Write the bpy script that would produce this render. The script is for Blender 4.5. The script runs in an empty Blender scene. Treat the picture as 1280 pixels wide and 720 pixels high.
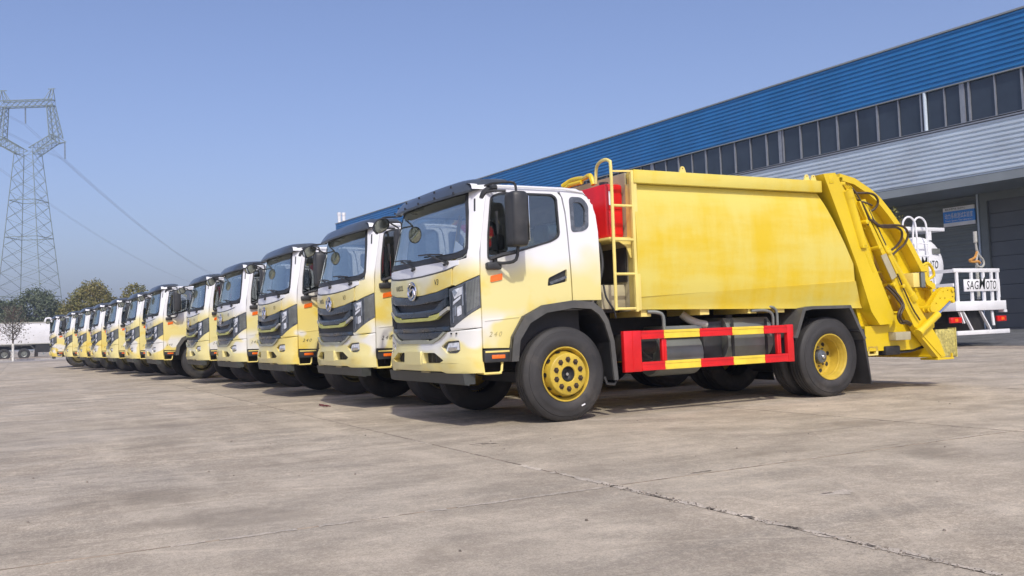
import bpy, bmesh, math, random
import numpy as np
from mathutils import Vector, Matrix
R = math.radians
random.seed(7)
sc = bpy.context.scene
col = sc.collection

# ------------------------------------------------------------------ camera
CP = np.array([-5.246, -9.768, 1.015]); YAW, PIT, ROL, FPX = 0.4936, 0.04664, -0.03776, 1143.114
_f = np.array([math.sin(YAW)*math.cos(PIT), math.cos(YAW)*math.cos(PIT), math.sin(PIT)])
_r = np.array([math.cos(YAW), -math.sin(YAW), 0.0]); _u = np.cross(_r, _f)
CR = _r*math.cos(ROL)+_u*math.sin(ROL); CU = -_r*math.sin(ROL)+_u*math.cos(ROL)
cam = bpy.data.cameras.new('camera'); camo = bpy.data.objects.new('camera', cam); col.objects.link(camo)
cam.sensor_width = 36; cam.lens = 36*FPX/1280; cam.clip_start = .05; cam.clip_end = 6000
M = Matrix.Identity(4)
for i in range(3):
    M[i][0] = CR[i]; M[i][1] = CU[i]; M[i][2] = -_f[i]; M[i][3] = CP[i]
camo.matrix_world = M
sc.camera = camo

# ------------------------------------------------------------------ sky, sun, exposure
SUN = Vector((-.32, -.95, 1.08)).normalized()
EL = math.asin(SUN.z); AZ = math.atan2(SUN.x, SUN.y)
w = bpy.data.worlds.new('World'); sc.world = w; w.use_nodes = True
nt = w.node_tree; bg = nt.nodes['Background']
sky = nt.nodes.new('ShaderNodeTexSky'); sky.sky_type = 'NISHITA'; sky.sun_disc = False
sky.sun_elevation = EL; sky.sun_rotation = AZ % (2*math.pi)
sky.air_density = 1.0; sky.dust_density = 2.6; sky.ozone_density = 2.0
hz = nt.nodes.new('ShaderNodeMix'); hz.data_type = 'RGBA'; hz.blend_type = 'MULTIPLY'; hz.inputs[0].default_value = 1; hz.inputs[7].default_value = (1.13, 1.07, 1.25, 1)
nt.links.new(sky.outputs[0], hz.inputs[6]); nt.links.new(hz.outputs[2], bg.inputs[0]); bg.inputs[1].default_value = .135
sl = bpy.data.lights.new('sun', 'SUN'); sl.energy = 3.1; sl.angle = R(1.5); sl.color = (1, .95, .82)
so = bpy.data.objects.new('sun', sl); col.objects.link(so)
so.rotation_euler = SUN.to_track_quat('Z', 'Y').to_euler(); so.location = (-20, -20, 30)
sc.view_settings.view_transform = 'Standard'; sc.view_settings.look = 'None'
sc.view_settings.exposure = 0.0; sc.view_settings.gamma = 1

# ------------------------------------------------------------------ helpers
class MB:
    def __init__(s): s.v = []; s.f = []; s.sm = []
    def add(s, vs, fs, smooth=False, weld=False):
        o = len(s.v)
        if weld:
            d = {}; mp = []
            for p in vs:
                k = (round(p[0], 5), round(p[1], 5), round(p[2], 5))
                if k not in d: d[k] = len(d); s.v.append(k)
                mp.append(o+d[k])
            for f in fs:
                g = []
                for i in f:
                    if mp[i] not in g: g.append(mp[i])
                if len(g) > 2: s.f.append(g); s.sm.append(smooth)
        else:
            s.v += [tuple(p) for p in vs]
            for f in fs: s.f.append([o+i for i in f]); s.sm.append(smooth)
    def mesh(s, name, mat, angle=40):
        me = bpy.data.meshes.new(name); me.from_pydata(s.v, [], s.f); me.validate()
        if mat: me.materials.append(mat)
        if any(s.sm) and len(me.polygons) == len(s.sm):
            me.polygons.foreach_set('use_smooth', s.sm); me.set_sharp_from_angle(angle=R(angle))
        me.update(); return me
def obj(name, mb, mat, parent=None, kind=None, loc=None, angle=40):
    me = mb if isinstance(mb, bpy.types.Mesh) else mb.mesh(name, mat, angle)
    o = bpy.data.objects.new(name, me); col.objects.link(o)
    if parent: o.parent = parent
    if kind: o['kind'] = kind
    if loc is not None: o.location = loc
    return o
def thing(name, label, cat, loc=(0, 0, 0), rz=0, group=None):
    o = bpy.data.objects.new(name, None); col.objects.link(o); o.location = loc; o.rotation_euler = (0, 0, rz)
    o['label'] = label; o['category'] = cat; o.empty_display_size = .3
    if group: o['group'] = group
    return o
def tag(o, label, cat, group=None):
    o['label'] = label; o['category'] = cat
    if group: o['group'] = group
    return o
def box(m, c0, c1, bev=0):
    c0, c1 = [min(a, b) for a, b in zip(c0, c1)], [max(a, b) for a, b in zip(c0, c1)]
    if bev <= 0:
        x0, y0, z0 = c0; x1, y1, z1 = c1
        m.add([(x0,y0,z0),(x1,y0,z0),(x1,y1,z0),(x0,y1,z0),(x0,y0,z1),(x1,y0,z1),(x1,y1,z1),(x0,y1,z1)],
              [(3,2,1,0),(4,5,6,7),(0,1,5,4),(1,2,6,5),(2,3,7,6),(3,0,4,7)]); return
    bm = bmesh.new(); bmesh.ops.create_cube(bm, size=1)
    for v in bm.verts: v.co = Vector([(a+b)/2+(b-a)*c for a, b, c in zip(c0, c1, v.co)])
    bmesh.ops.bevel(bm, geom=list(bm.edges), offset=bev, segments=2, affect='EDGES', profile=.5)
    bm.verts.index_update(); m.add([tuple(v.co) for v in bm.verts], [[v.index for v in f.verts] for f in bm.faces], True); bm.free()
def xf(m0, m1, mat4):
    "append m0 transformed into m1"
    o = len(m1.v); m1.v += [tuple(mat4 @ Vector(p)) for p in m0.v]
    m1.f += [[o+i for i in f] for f in m0.f]; m1.sm += m0.sm
def prism(m, pts, a0, a1, ax='y', smooth=False):
    "2D outline (first, second remaining axis) extruded along ax"
    def P(p, a): return {'y': (p[0], a, p[1]), 'x': (a, p[0], p[1]), 'z': (p[0], p[1], a)}[ax]
    n = len(pts)
    m.add([P(p, a0) for p in pts]+[P(p, a1) for p in pts], [list(range(n))[::-1], [n+i for i in range(n)]])
    m.add([P(p, a0) for p in pts]+[P(p, a1) for p in pts], [(i, (i+1) % n, n+(i+1) % n, n+i) for i in range(n)], smooth)
def tube(m, path, r, n=8, caps=True, sub=0):
    P = [Vector(p) for p in path]
    if sub:
        Q = [2*P[0]-P[1]]+P+[2*P[-1]-P[-2]]; o = []
        for i in range(1, len(Q)-2):
            for k in range(sub):
                t = k/sub; a, b, c, d = Q[i-1:i+3]
                o.append(.5*((2*b)+(c-a)*t+(2*a-5*b+4*c-d)*t*t+(3*b-a-3*c+d)*t**3))
        P = o+[P[-1]]
    vs = []; fs = []; up = None
    rr = [ip(i/max(1, len(P)-1), [k/max(1, len(r)-1) for k in range(len(r))], list(r)) for i in range(len(P))] if isinstance(r, (list, tuple)) else [r]*len(P)
    for i, p in enumerate(P):
        t = (P[min(i+1, len(P)-1)]-P[max(i-1, 0)]).normalized()
        if up is None: up = t.orthogonal().normalized()
        up = (up-t*up.dot(t)).normalized(); s = t.cross(up)
        for k in range(n):
            a = 2*math.pi*k/n; vs.append(tuple(p+(up*math.cos(a)+s*math.sin(a))*rr[i]))
    for i in range(len(P)-1):
        for k in range(n): fs.append((i*n+k, i*n+(k+1) % n, (i+1)*n+(k+1) % n, (i+1)*n+k))
    m.add(vs, fs, True)
    if caps:
        m.add(vs[:n], [list(range(n))[::-1]]); m.add(vs[-n:], [list(range(n))])
def bar(m, a, b, w, h=None, up=(0, 0, 1)):
    "square bar between two points"
    a, b = Vector(a), Vector(b); h = h or w; t = (b-a).normalized(); u = Vector(up)
    if abs(t.dot(u)) > .98: u = Vector((0, 1, 0))
    s = t.cross(u).normalized(); u = s.cross(t)
    q = [s*w/2+u*h/2, -s*w/2+u*h/2, -s*w/2-u*h/2, s*w/2-u*h/2]
    m.add([tuple(a+k) for k in q]+[tuple(b+k) for k in q], [(3,2,1,0),(4,5,6,7),(0,1,5,4),(1,2,6,5),(2,3,7,6),(3,0,4,7)])
def lathe(m, prof, c, axis='y', sgn=1, n=32, smooth=True):
    "prof: (distance along axis, radius)"
    vs = []; fs = []
    for d, r in prof:
        for k in range(n):
            a = 2*math.pi*k/n; ca, sa = r*math.cos(a), r*math.sin(a)
            if axis == 'y': vs.append((c[0]+ca, c[1]+sgn*d, c[2]+sa))
            elif axis == 'x': vs.append((c[0]+sgn*d, c[1]+ca, c[2]+sa))
            else: vs.append((c[0]+ca, c[1]+sa, c[2]+sgn*d))
    for i in range(len(prof)-1):
        for k in range(n):
            q = (i*n+k, i*n+(k+1) % n, (i+1)*n+(k+1) % n, (i+1)*n+k)
            fs.append(q if sgn*(1 if axis != 'y' else -1) > 0 else q[::-1])
    m.add(vs, fs, smooth, weld=True)
def loops_of(poly, holes): return [poly]+list(holes)
def panel(m, poly, holes, fmap, th, row=.1, colw=.3, flip=False, smooth=True, back=True):
    "sheet whose outline (a,b) may have holes; fmap(a,b,depth)->point; split in rows and columns so that it can curve"
    E = []; bs = set(); L = loops_of(poly, holes)
    for lp in L:
        for i in range(len(lp)):
            p, q = lp[i], lp[(i+1) % len(lp)]; bs.add(round(p[1], 5)); E.append((p, q))
    lo, hi = min(bs), max(bs); k = math.ceil(lo/row)
    while k*row < hi:
        if min(abs(k*row-b) for b in bs) > row*.25: bs.add(round(k*row, 5))
        k += 1
    bs = sorted(bs); fv = []; ff = []; bv = []; bf = []; wv = []; wf = []
    def quad(V, F, a, b, c, d, fl):
        o = len(V); V += [a, b, c, d]; F.append((o+3, o+2, o+1, o) if fl else (o, o+1, o+2, o+3))
    for b0, b1 in zip(bs, bs[1:]):
        mid = (b0+b1)/2; X = []
        for p, q in E:
            if (p[1]-mid)*(q[1]-mid) < 0:
                g = lambda b: p[0]+(q[0]-p[0])*(b-p[1])/(q[1]-p[1])
                X.append((g(mid), g(b0), g(b1)))
        X.sort()
        for (m0, l0, l1), (m1, r0, r1) in zip(X[::2], X[1::2]):
            n = max(1, math.ceil(max(r0-l0, r1-l1)/colw-1e-6))
            for j in range(n):
                t0, t1 = j/n, (j+1)/n
                c = [(l0+(r0-l0)*t0, b0), (l0+(r0-l0)*t1, b0), (l1+(r1-l1)*t1, b1), (l1+(r1-l1)*t0, b1)]
                quad(fv, ff, *[fmap(a, b, 0) for a, b in c], flip)
                if back: quad(bv, bf, *[fmap(a, b, th) for a, b in c], not flip)
            for x0, x1, fl in ((l0, l1, True), (r0, r1, False)):
                quad(wv, wf, fmap(x0, b0, 0), fmap(x0, b0, th), fmap(x1, b1, th), fmap(x1, b1, 0), fl != flip)
    for p, q in E:
        if abs(p[1]-q[1]) < 1e-6:
            n = max(1, math.ceil(abs(q[0]-p[0])/colw))
            for j in range(n):
                x0 = p[0]+(q[0]-p[0])*j/n; x1 = p[0]+(q[0]-p[0])*(j+1)/n
                quad(wv, wf, fmap(x0, p[1], 0), fmap(x1, p[1], 0), fmap(x1, p[1], th), fmap(x0, p[1], th), flip)
    m.add(fv, ff, smooth, weld=True)
    if back: m.add(bv, bf, smooth, weld=True)
    m.add(wv, wf)
def ip(x, xs, ys): return float(np.interp(x, xs, ys))
def rpoly(pts, r, n=4):
    "round the corners of an outline"
    o = []
    for i in range(len(pts)):
        a, b, c = Vector(pts[i-1]), Vector(pts[i]), Vector(pts[(i+1) % len(pts)])
        d = min(r, (a-b).length*.45, (c-b).length*.45); p = b+(a-b).normalized()*d; q = b+(c-b).normalized()*d
        for k in range(n+1):
            t = k/n; o.append(tuple((1-t)**2*p+2*t*(1-t)*b+t*t*q))
    return o
def text_mesh(txt, size, ext=0.0, shear=0, spacing=1.0, bold=0):
    cu = bpy.data.curves.new('lettering', 'FONT'); cu.body = txt; cu.size = size; cu.extrude = ext; cu.shear = shear
    cu.space_character = spacing; cu.offset = bold; cu.resolution_u = 3
    o = bpy.data.objects.new('lettering', cu); col.objects.link(o)
    dg = bpy.context.evaluated_depsgraph_get(); me = bpy.data.meshes.new_from_object(o.evaluated_get(dg))
    m = MB(); m.add([tuple(v.co) for v in me.vertices], [list(p.vertices) for p in me.polygons])
    bpy.data.objects.remove(o); bpy.data.curves.remove(cu); bpy.data.meshes.remove(me); return m
def warp(m0, fn):
    m = MB(); m.v = [tuple(fn(*p)) for p in m0.v]; m.f = m0.f; m.sm = m0.sm; return m

# ------------------------------------------------------------------ materials
MATS = {}
def newmat(name):
    m = bpy.data.materials.new(name); m.use_nodes = True; MATS[name] = m
    return m, m.node_tree, m.node_tree.nodes['Principled BSDF']
def N(nt, t, **k):
    n = nt.nodes.new(t)
    for a, b in k.items(): setattr(n, a, b)
    return n
def noise(nt, vec, scale, detail=4, rough=.55, vscale=None):
    if vscale:
        mp = N(nt, 'ShaderNodeMapping'); mp.inputs['Scale'].default_value = vscale; nt.links.new(vec, mp.inputs[0]); vec = mp.outputs[0]
    n = N(nt, 'ShaderNodeTexNoise'); n.inputs['Scale'].default_value = scale; n.inputs['Detail'].default_value = detail; n.inputs['Roughness'].default_value = rough
    nt.links.new(vec, n.inputs['Vector']); return n.outputs[0]
def ramp(nt, src, a, b, lo=0., hi=1.):
    n = N(nt, 'ShaderNodeMapRange', interpolation_type='SMOOTHSTEP'); n.inputs[1].default_value = a; n.inputs[2].default_value = b
    n.inputs[3].default_value = lo; n.inputs[4].default_value = hi; nt.links.new(src, n.inputs[0]); return n.outputs[0]
def mixc(nt, f, a, b):
    n = N(nt, 'ShaderNodeMix', data_type='RGBA')
    if isinstance(f, (int, float)): n.inputs[0].default_value = f
    else: nt.links.new(f, n.inputs[0])
    for i, c in ((6, a), (7, b)):
        if isinstance(c, tuple): n.inputs[i].default_value = (*c, 1)
        else: nt.links.new(c, n.inputs[i])
    return n.outputs[2]
def math_(nt, op, a, b=None):
    n = N(nt, 'ShaderNodeMath', operation=op)
    for i, c in enumerate((a, b)):
        if c is None: continue
        if isinstance(c, (int, float)): n.inputs[i].default_value = c
        else: nt.links.new(c, n.inputs[i])
    return n.outputs[0]
def wpos(nt): return N(nt, 'ShaderNodeNewGeometry').outputs['Position']
def bump(nt, bs, h, strength, dist=.01):
    b = N(nt, 'ShaderNodeBump'); b.inputs['Strength'].default_value = strength; b.inputs['Distance'].default_value = dist
    nt.links.new(h, b.inputs['Height']); nt.links.new(b.outputs[0], bs.inputs['Normal'])
def basic(name, c, rough=.5, metal=0, var=.12, scale=6, bmp=0, dirt=None, coat=0, spec=.5):
    m, nt, bs = newmat(name); p = wpos(nt); n1 = noise(nt, p, scale)
    d = tuple(x*(1-var) for x in c); u = tuple(min(1, x*(1+var)) for x in c)
    cc = mixc(nt, ramp(nt, n1, .3, .7), d, u)
    if dirt:
        n2 = noise(nt, p, scale*.6, 6, .65); cc = mixc(nt, ramp(nt, n2, .5, .75, 0, dirt[1]), cc, dirt[0])
    nt.links.new(cc, bs.inputs['Base Color'])
    nt.links.new(ramp(nt, n1, .2, .8, max(0, rough-.07), min(1, rough+.07)), bs.inputs['Roughness'])
    bs.inputs['Metallic'].default_value = metal; bs.inputs['Coat Weight'].default_value = coat
    bs.inputs['Specular IOR Level'].default_value = spec
    if bmp: bump(nt, bs, noise(nt, p, scale*8, 3), bmp, .004)
    return m
def cab_paint():
    m, nt, bs = newmat('cab_paint'); p = wpos(nt); sep = N(nt, 'ShaderNodeSeparateXYZ'); nt.links.new(p, sep.inputs[0]); z = sep.outputs[2]
    n1 = noise(nt, p, .9, 3, .5); n2 = noise(nt, p, 1.7, 4, .55, (1, .55, 1)); n3 = noise(nt, p, 1.3, 2, .5, (1.3, .6, 1.7)); n4 = noise(nt, p, .22, 1)
    zz = math_(nt, 'ADD', z, math_(nt, 'MULTIPLY', math_(nt, 'SUBTRACT', n1, .5), 1.1))
    wh = ramp(nt, zz, 1.52, 1.92)
    strong = math_(nt, 'ADD', ramp(nt, n2, .54, .70, 0, .7), ramp(nt, n4, .45, .60, 0, .5))
    base = mixc(nt, strong, (.77, .69, .31), (.79, .59, .08))
    low = math_(nt, 'MULTIPLY', ramp(nt, n3, .52, .60), ramp(nt, z, .7, .85, 0, .85))
    f = math_(nt, 'MAXIMUM', wh, math_(nt, 'MULTIPLY', low, ramp(nt, z, 1.1, 1.3, 1, 0)))
    nt.links.new(mixc(nt, f, base, (.76, .77, .79)), bs.inputs['Base Color'])
    bs.inputs['Roughness'].default_value = .34; bs.inputs['Coat Weight'].default_value = .35; bs.inputs['Coat Roughness'].default_value = .12
    bump(nt, bs, noise(nt, p, 2.2, 2), .12, .02); return m
def body_paint():
    m, nt, bs = newmat('body_paint'); p = wpos(nt)
    n1 = noise(nt, p, 1.0, 5, .6, (.5, .5, 2.2)); n2 = noise(nt, p, 1.6, 4, .6, (1.6, 1, .35)); n3 = noise(nt, p, 22, 3)
    f = ramp(nt, math_(nt, 'ADD', math_(nt, 'MULTIPLY', n1, .55), math_(nt, 'MULTIPLY', n2, .45)), .36, .60)
    c = mixc(nt, f, (.71, .51, .016), (.71, .60, .13))
    c = mixc(nt, ramp(nt, n3, .62, .8, 0, .25), c, (.55, .38, .05))
    nt.links.new(c, bs.inputs['Base Color']); bs.inputs['Roughness'].default_value = .42
    bs.inputs['Coat Weight'].default_value = .15
    bump(nt, bs, noise(nt, p, 3.5, 2), .18, .02); return m
def glass(name, tint, tr, rough=.03, fk=.75):
    m, nt, bs = newmat(name); out = nt.nodes['Material Output']; nt.nodes.remove(bs)
    t = N(nt, 'ShaderNodeBsdfTransparent'); t.inputs[0].default_value = (*tint, 1)
    g = N(nt, 'ShaderNodeBsdfGlossy'); g.inputs['Roughness'].default_value = rough; g.inputs[0].default_value = (.88, .95, .92, 1)
    fr = N(nt, 'ShaderNodeFresnel'); fr.inputs[0].default_value = 1.5
    f = math_(nt, 'ADD', math_(nt, 'MULTIPLY', fr.outputs[0], fk), tr)
    mx = N(nt, 'ShaderNodeMixShader'); nt.links.new(f, mx.inputs[0]); nt.links.new(t.outputs[0], mx.inputs[1]); nt.links.new(g.outputs[0], mx.inputs[2])
    nt.links.new(mx.outputs[0], out.inputs[0]); return m
def concrete(name, base, slab=False):
    m, nt, bs = newmat(name); p = wpos(nt)
    big = noise(nt, p, .16, 3, .5); mid = noise(nt, p, .55, 6, .65); streak = noise(nt, p, .8, 6, .7, (.35, 1.6, 1)); streak2 = noise(nt, p, .7, 5, .7, (1.5, .3, 1))
    fine = noise(nt, p, 55, 4, .7); vf = noise(nt, p, 260, 2, .7)
    def sc3(k, t=(1,1,1)): return tuple(min(1, x*k*y) for x, y in zip(base, t))
    g3 = noise(nt, p, 2.6, 6, .72, (.7, 1.3, 1)); g8 = noise(nt, p, 11, 5, .75); fade = noise(nt, p, .09, 2, .5); gr = noise(nt, p, 95, 3, .8)
    c = mixc(nt, ramp(nt, g3, .38, .60), sc3(.66), sc3(1.14))
    c = mixc(nt, ramp(nt, mid, .42, .56, 0, .9), c, sc3(.72, (1, .96, .92)))
    c = mixc(nt, ramp(nt, streak, .50, .64, 0, .75), c, sc3(.62, (.97, 1, 1.04)))
    c = mixc(nt, ramp(nt, streak2, .50, .62, 0, .8), c, sc3(1.22))
    c = mixc(nt, ramp(nt, big, .44, .60, 0, .45), c, sc3(.76, (1.03, 1, .95)))
    c = mixc(nt, ramp(nt, g8, .50, .64, 0, .7), c, sc3(1.26, (1, 1, .99)))
    c = mixc(nt, ramp(nt, g8, .47, .34, 0, .6), c, sc3(.56))
    c = mixc(nt, ramp(nt, fine, .46, .62, 0, .6), c, sc3(1.32))
    c = mixc(nt, ramp(nt, gr, .50, .62, 0, .75), c, sc3(.42)); g30 = noise(nt, p, 30, 4, .75); c = mixc(nt, ramp(nt, g30, .54, .66, 0, .5), c, sc3(.50)); c = mixc(nt, ramp(nt, g30, .46, .36, 0, .5), c, sc3(1.4))
    c = mixc(nt, ramp(nt, fade, .45, .6, 0, .3), c, sc3(.95, (.97, 1, 1.05)))
    sp = noise(nt, p, 5, 5, .7); c = mixc(nt, ramp(nt, sp, .66, .73, 0, .6), c, sc3(.42))
    tk1 = noise(nt, p, 1.4, 3, .6, (.10, 2.6, 1)); c = mixc(nt, ramp(nt, tk1, .60, .70, 0, .45), c, sc3(.52))
    for rot, k_, lo in ((.5, 1.3, .60), (-.9, 1.12, .61), (1.25, .62, .62), (.15, .6, .61)):
        mp_ = N(nt, 'ShaderNodeMapping', vector_type='POINT'); mp_.inputs['Rotation'].default_value = (0, 0, rot); nt.links.new(p, mp_.inputs[0])
        sn = noise(nt, mp_.outputs[0], 1.0, 4, .55, (.22, 9, 1)); c = mixc(nt, ramp(nt, sn, lo+.02, lo+.08, 0, .35), c, sc3(k_))
    st = noise(nt, p, .75, 4, .6, (.8, 1, 1)); c = mixc(nt, ramp(nt, st, .56, .66, 0, .55), c, sc3(.55, (1, .98, .96)))
    b1 = noise(nt, p, 1.25, 3, .5, (.8, 1.4, 1)); b2 = noise(nt, p, 2.9, 3, .55, (1, 1.3, 1)); hv = N(nt, 'ShaderNodeHueSaturation'); nt.links.new(c, hv.inputs['Color'])
    nt.links.new(math_(nt, 'MULTIPLY', ramp(nt, b1, .34, .64, .88, 1.09), ramp(nt, b2, .34, .66, .92, 1.07)), hv.inputs['Value']); c = hv.outputs[0]
    if slab:
        oi = N(nt, 'ShaderNodeObjectInfo'); v = N(nt, 'ShaderNodeHueSaturation'); nt.links.new(c, v.inputs['Color'])
        nt.links.new(ramp(nt, oi.outputs['Random'], 0, 1, .93, 1.06), v.inputs['Value']); c = v.outputs[0]
    nt.links.new(c, bs.inputs['Base Color'])
    nt.links.new(ramp(nt, mid, .3, .7, .62, .9), bs.inputs['Roughness'])
    hh = math_(nt, 'ADD', math_(nt, 'MULTIPLY', fine, .5), math_(nt, 'MULTIPLY', vf, .35)); bump(nt, bs, math_(nt, 'ADD', hh, math_(nt, 'MULTIPLY', g8, .8)), .6, .010); return m
def foliage(name, a, b, c):
    m, nt, bs = newmat(name); p = wpos(nt); n1 = noise(nt, p, .5, 3); n2 = noise(nt, p, 2.2, 3)
    cc = mixc(nt, ramp(nt, n1, .4, .62), a, b); cc = mixc(nt, ramp(nt, n2, .5, .75, 0, .6), cc, c)
    nt.links.new(cc, bs.inputs['Base Color']); bs.inputs['Roughness'].default_value = .7; return m
def grille_mat():
    m, nt, bs = newmat('grille_mesh'); tc = N(nt, 'ShaderNodeTexCoord')
    mp = N(nt, 'ShaderNodeMapping'); mp.inputs['Scale'].default_value = (0, 48, 70); nt.links.new(tc.outputs['Object'], mp.inputs[0])
    v = N(nt, 'ShaderNodeTexVoronoi', feature='DISTANCE_TO_EDGE'); v.inputs['Randomness'].default_value = .15; v.inputs['Scale'].default_value = 1
    nt.links.new(mp.outputs[0], v.inputs['Vector'])
    nt.links.new(mixc(nt, ramp(nt, v.outputs[0], .08, .2), (.04, .045, .05), (.006, .006, .007)), bs.inputs['Base Color'])
    bs.inputs['Roughness'].default_value = .45; bump(nt, bs, v.outputs[0], .8, .01); return m

PAINT = cab_paint(); BODY = body_paint()
WHITE = basic('white_paint', (.80, .81, .83), .4, var=.04, scale=2, dirt=((.5, .47, .42), .25))
BLACK = basic('black_plastic', (.032, .034, .037), .48, var=.2, dirt=((.10, .095, .085), .35))
SLATE2 = basic('visor_plastic', (.050, .062, .080), .35, var=.15, scale=3, dirt=((.12, .12, .11), .2), coat=.2)
SLATE = basic('slate_plastic', (.024, .034, .046), .30, var=.15, scale=3, dirt=((.12, .12, .11), .2), coat=.3)
DARK = basic('dark_steel', (.018, .018, .019), .6, var=.3, dirt=((.09, .07, .05), .4))
RUB = basic('rubber', (.032, .031, .031), .66, var=.2, scale=4, dirt=((.10, .088, .075), .55))
RIM = basic('rim_yellow', (.54, .385, .045), .4, var=.12, scale=8, dirt=((.35, .24, .05), .4))
PALEY = basic('pale_yellow_paint', (.80, .66, .20), .42, var=.08, scale=3, dirt=((.55, .45, .2), .4))
HOP = basic('hopper_yellow', (.74, .535, .012), .36, var=.05, scale=2, dirt=((.60, .40, .02), .35), coat=.2)
BEIGE = basic('primer_beige', (.42, .38, .25), .6, var=.12, scale=3, dirt=((.25, .2, .12), .4))
RED = basic('red_paint', (.66, .008, .011), .38, var=.1, scale=4, coat=.2)
REDY = basic('guard_yellow', (.82, .62, .06), .4, var=.1, scale=6, dirt=((.6, .4, .1), .3))
CHROME = basic('chrome', (.75, .76, .78), .12, metal=1, var=.05)
LAMPG = basic('lamp_grey', (.09, .10, .115), .25, var=.3, scale=12, coat=.5)
WLENS = basic('clear_lens', (.62, .65, .70), .15, var=.2, scale=20, coat=.6)
AMBER = basic('amber_lens', (.85, .16, .015), .25, var=.1, coat=.5)
REDL = basic('red_lens', (.70, .015, .012), .2, var=.1, coat=.5)
GREY = basic('grey_tank', (.20, .215, .20), .42, metal=.3, var=.12, scale=3, dirt=((.12, .1, .07), .4))
LGREY = basic('light_grey_metal', (.42, .42, .38), .45, var=.1, dirt=((.3, .25, .15), .4))
INT = basic('interior_grey', (.20, .205, .21), .8, var=.1)
INTL = basic('interior_beige', (.74, .74, .72), .8, var=.08)
HOSE = basic('hose_brown', (.055, .035, .02), .5, var=.3, scale=30)
INK = basic('lettering_dark', (.03, .035, .03), .5, var=.1)
MIRR = basic('mirror_glass', (.7, .75, .75), .06, metal=1, var=.05)
WIND = glass('windshield_glass', (.90, .95, .93), .06, .03, .45)
SIDEG = glass('side_glass', (.72, .74, .74), .08)
FENG = basic('fender_grey', (.085, .085, .08), .5, var=.15, dirt=((.16, .14, .11), .4))
GMESH = grille_mat()
TRIM = basic('olive_trim', (.50, .50, .13), .4, var=.1, dirt=((.3, .3, .2), .3))
SKIRT = basic('skirt_black', (.045, .05, .047), .5, var=.2, dirt=((.10, .10, .08), .3))
LFRAME = basic('frame_olive_grey', (.33, .34, .27), .5, var=.1)
CHEQ = basic('worn_chequer_yellow', (.50, .44, .14), .5, var=.3, scale=25, dirt=((.3, .27, .15), .5))
NUMB = basic('faded_number', (.42, .36, .16), .5)
RIMD = basic('rim_yellow_shaded', (.10, .085, .03), .6, var=.2)  # rim yellow of the row copies, wheel-arch shade put into the colour

# ------------------------------------------------------------------ cab geometry functions
_pl = [(0,0),(.004,.25),(.015,.5),(.04,.75),(.075,.92),(.13,1.04),(.19,1.12),(.26,1.165)]
def _cr(P, n=30):
    Q = np.vstack([[P[1][0], -P[1][1]], P, 2*np.array(P[-1])-np.array(P[-2])]); o = []
    for i in range(1, len(Q)-2):
        for k in range(n):
            t = k/n; a, b, c, d = Q[i-1], Q[i], Q[i+1], Q[i+2]
            o.append(.5*((2*b)+(-a+c)*t+(2*a-5*b+4*c-d)*t*t+(-a+3*b-3*c+d)*t**3))
    o.append(np.array(P[-1])); return np.array(o)
_C = _cr(_pl); _S = np.r_[0, np.cumsum(np.linalg.norm(np.diff(_C, axis=0), axis=1))]; LT = float(_S[-1])
_T = np.gradient(_C, axis=0); _T /= np.linalg.norm(_T, axis=1)[:, None]
def nose(z): return ip(z, [.5,.6,.75,1.0,1.6,1.85,2.42,2.7], [-1.23,-1.25,-1.26,-1.26,-1.26,-1.24,-1.10,-1.02])
def kx(z): return ip(z, [1.6, 2.42], [1, .85])
def ky(z): return ip(z, [.8, 1.1, 1.7, 2.1, 2.55], [1.0, 1.005, 1.004, .985, .945])
def fpt(s, z, off=0):
    a = min(abs(s), LT+.0); sg = -1 if s < 0 else 1
    dx = ip(a, _S, _C[:, 0]); y = ip(a, _S, _C[:, 1]); tx = ip(a, _S, _T[:, 0]); ty = ip(a, _S, _T[:, 1])
    L = math.hypot(tx, ty); nx, ny = -ty/L, tx/L
    return (nose(z)+dx*kx(z)+nx*off, sg*(y*ky(z)+ny*off), z)
def fmap(off=0, bul=None): return lambda a, b, d: fpt(a, b, off-d+(bul(a, b) if bul and d == 0 else 0))
def side_y(z): return 1.167*ky(z)
def smap(sg, off=0): return lambda a, b, d: (a, sg*(side_y(b)+off-d), b)
def mir(poly): return [(-a, b) for a, b in poly][::-1]
def fpanel(m, poly, off=0, th=.02, holes=(), bul=None, both=False, row=.05, colw=.05):
    panel(m, poly, holes, fmap(off, bul), th, row, colw)
    if both: panel(m, mir(poly), [mir(h) for h in holes], fmap(off, bul), th, row, colw)
def sym(half):
    "half outline given for a>=0 from top centre round to bottom centre -> full outline"
    return half+[(-a, b) for a, b in half[::-1] if a > 1e-6]

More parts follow.
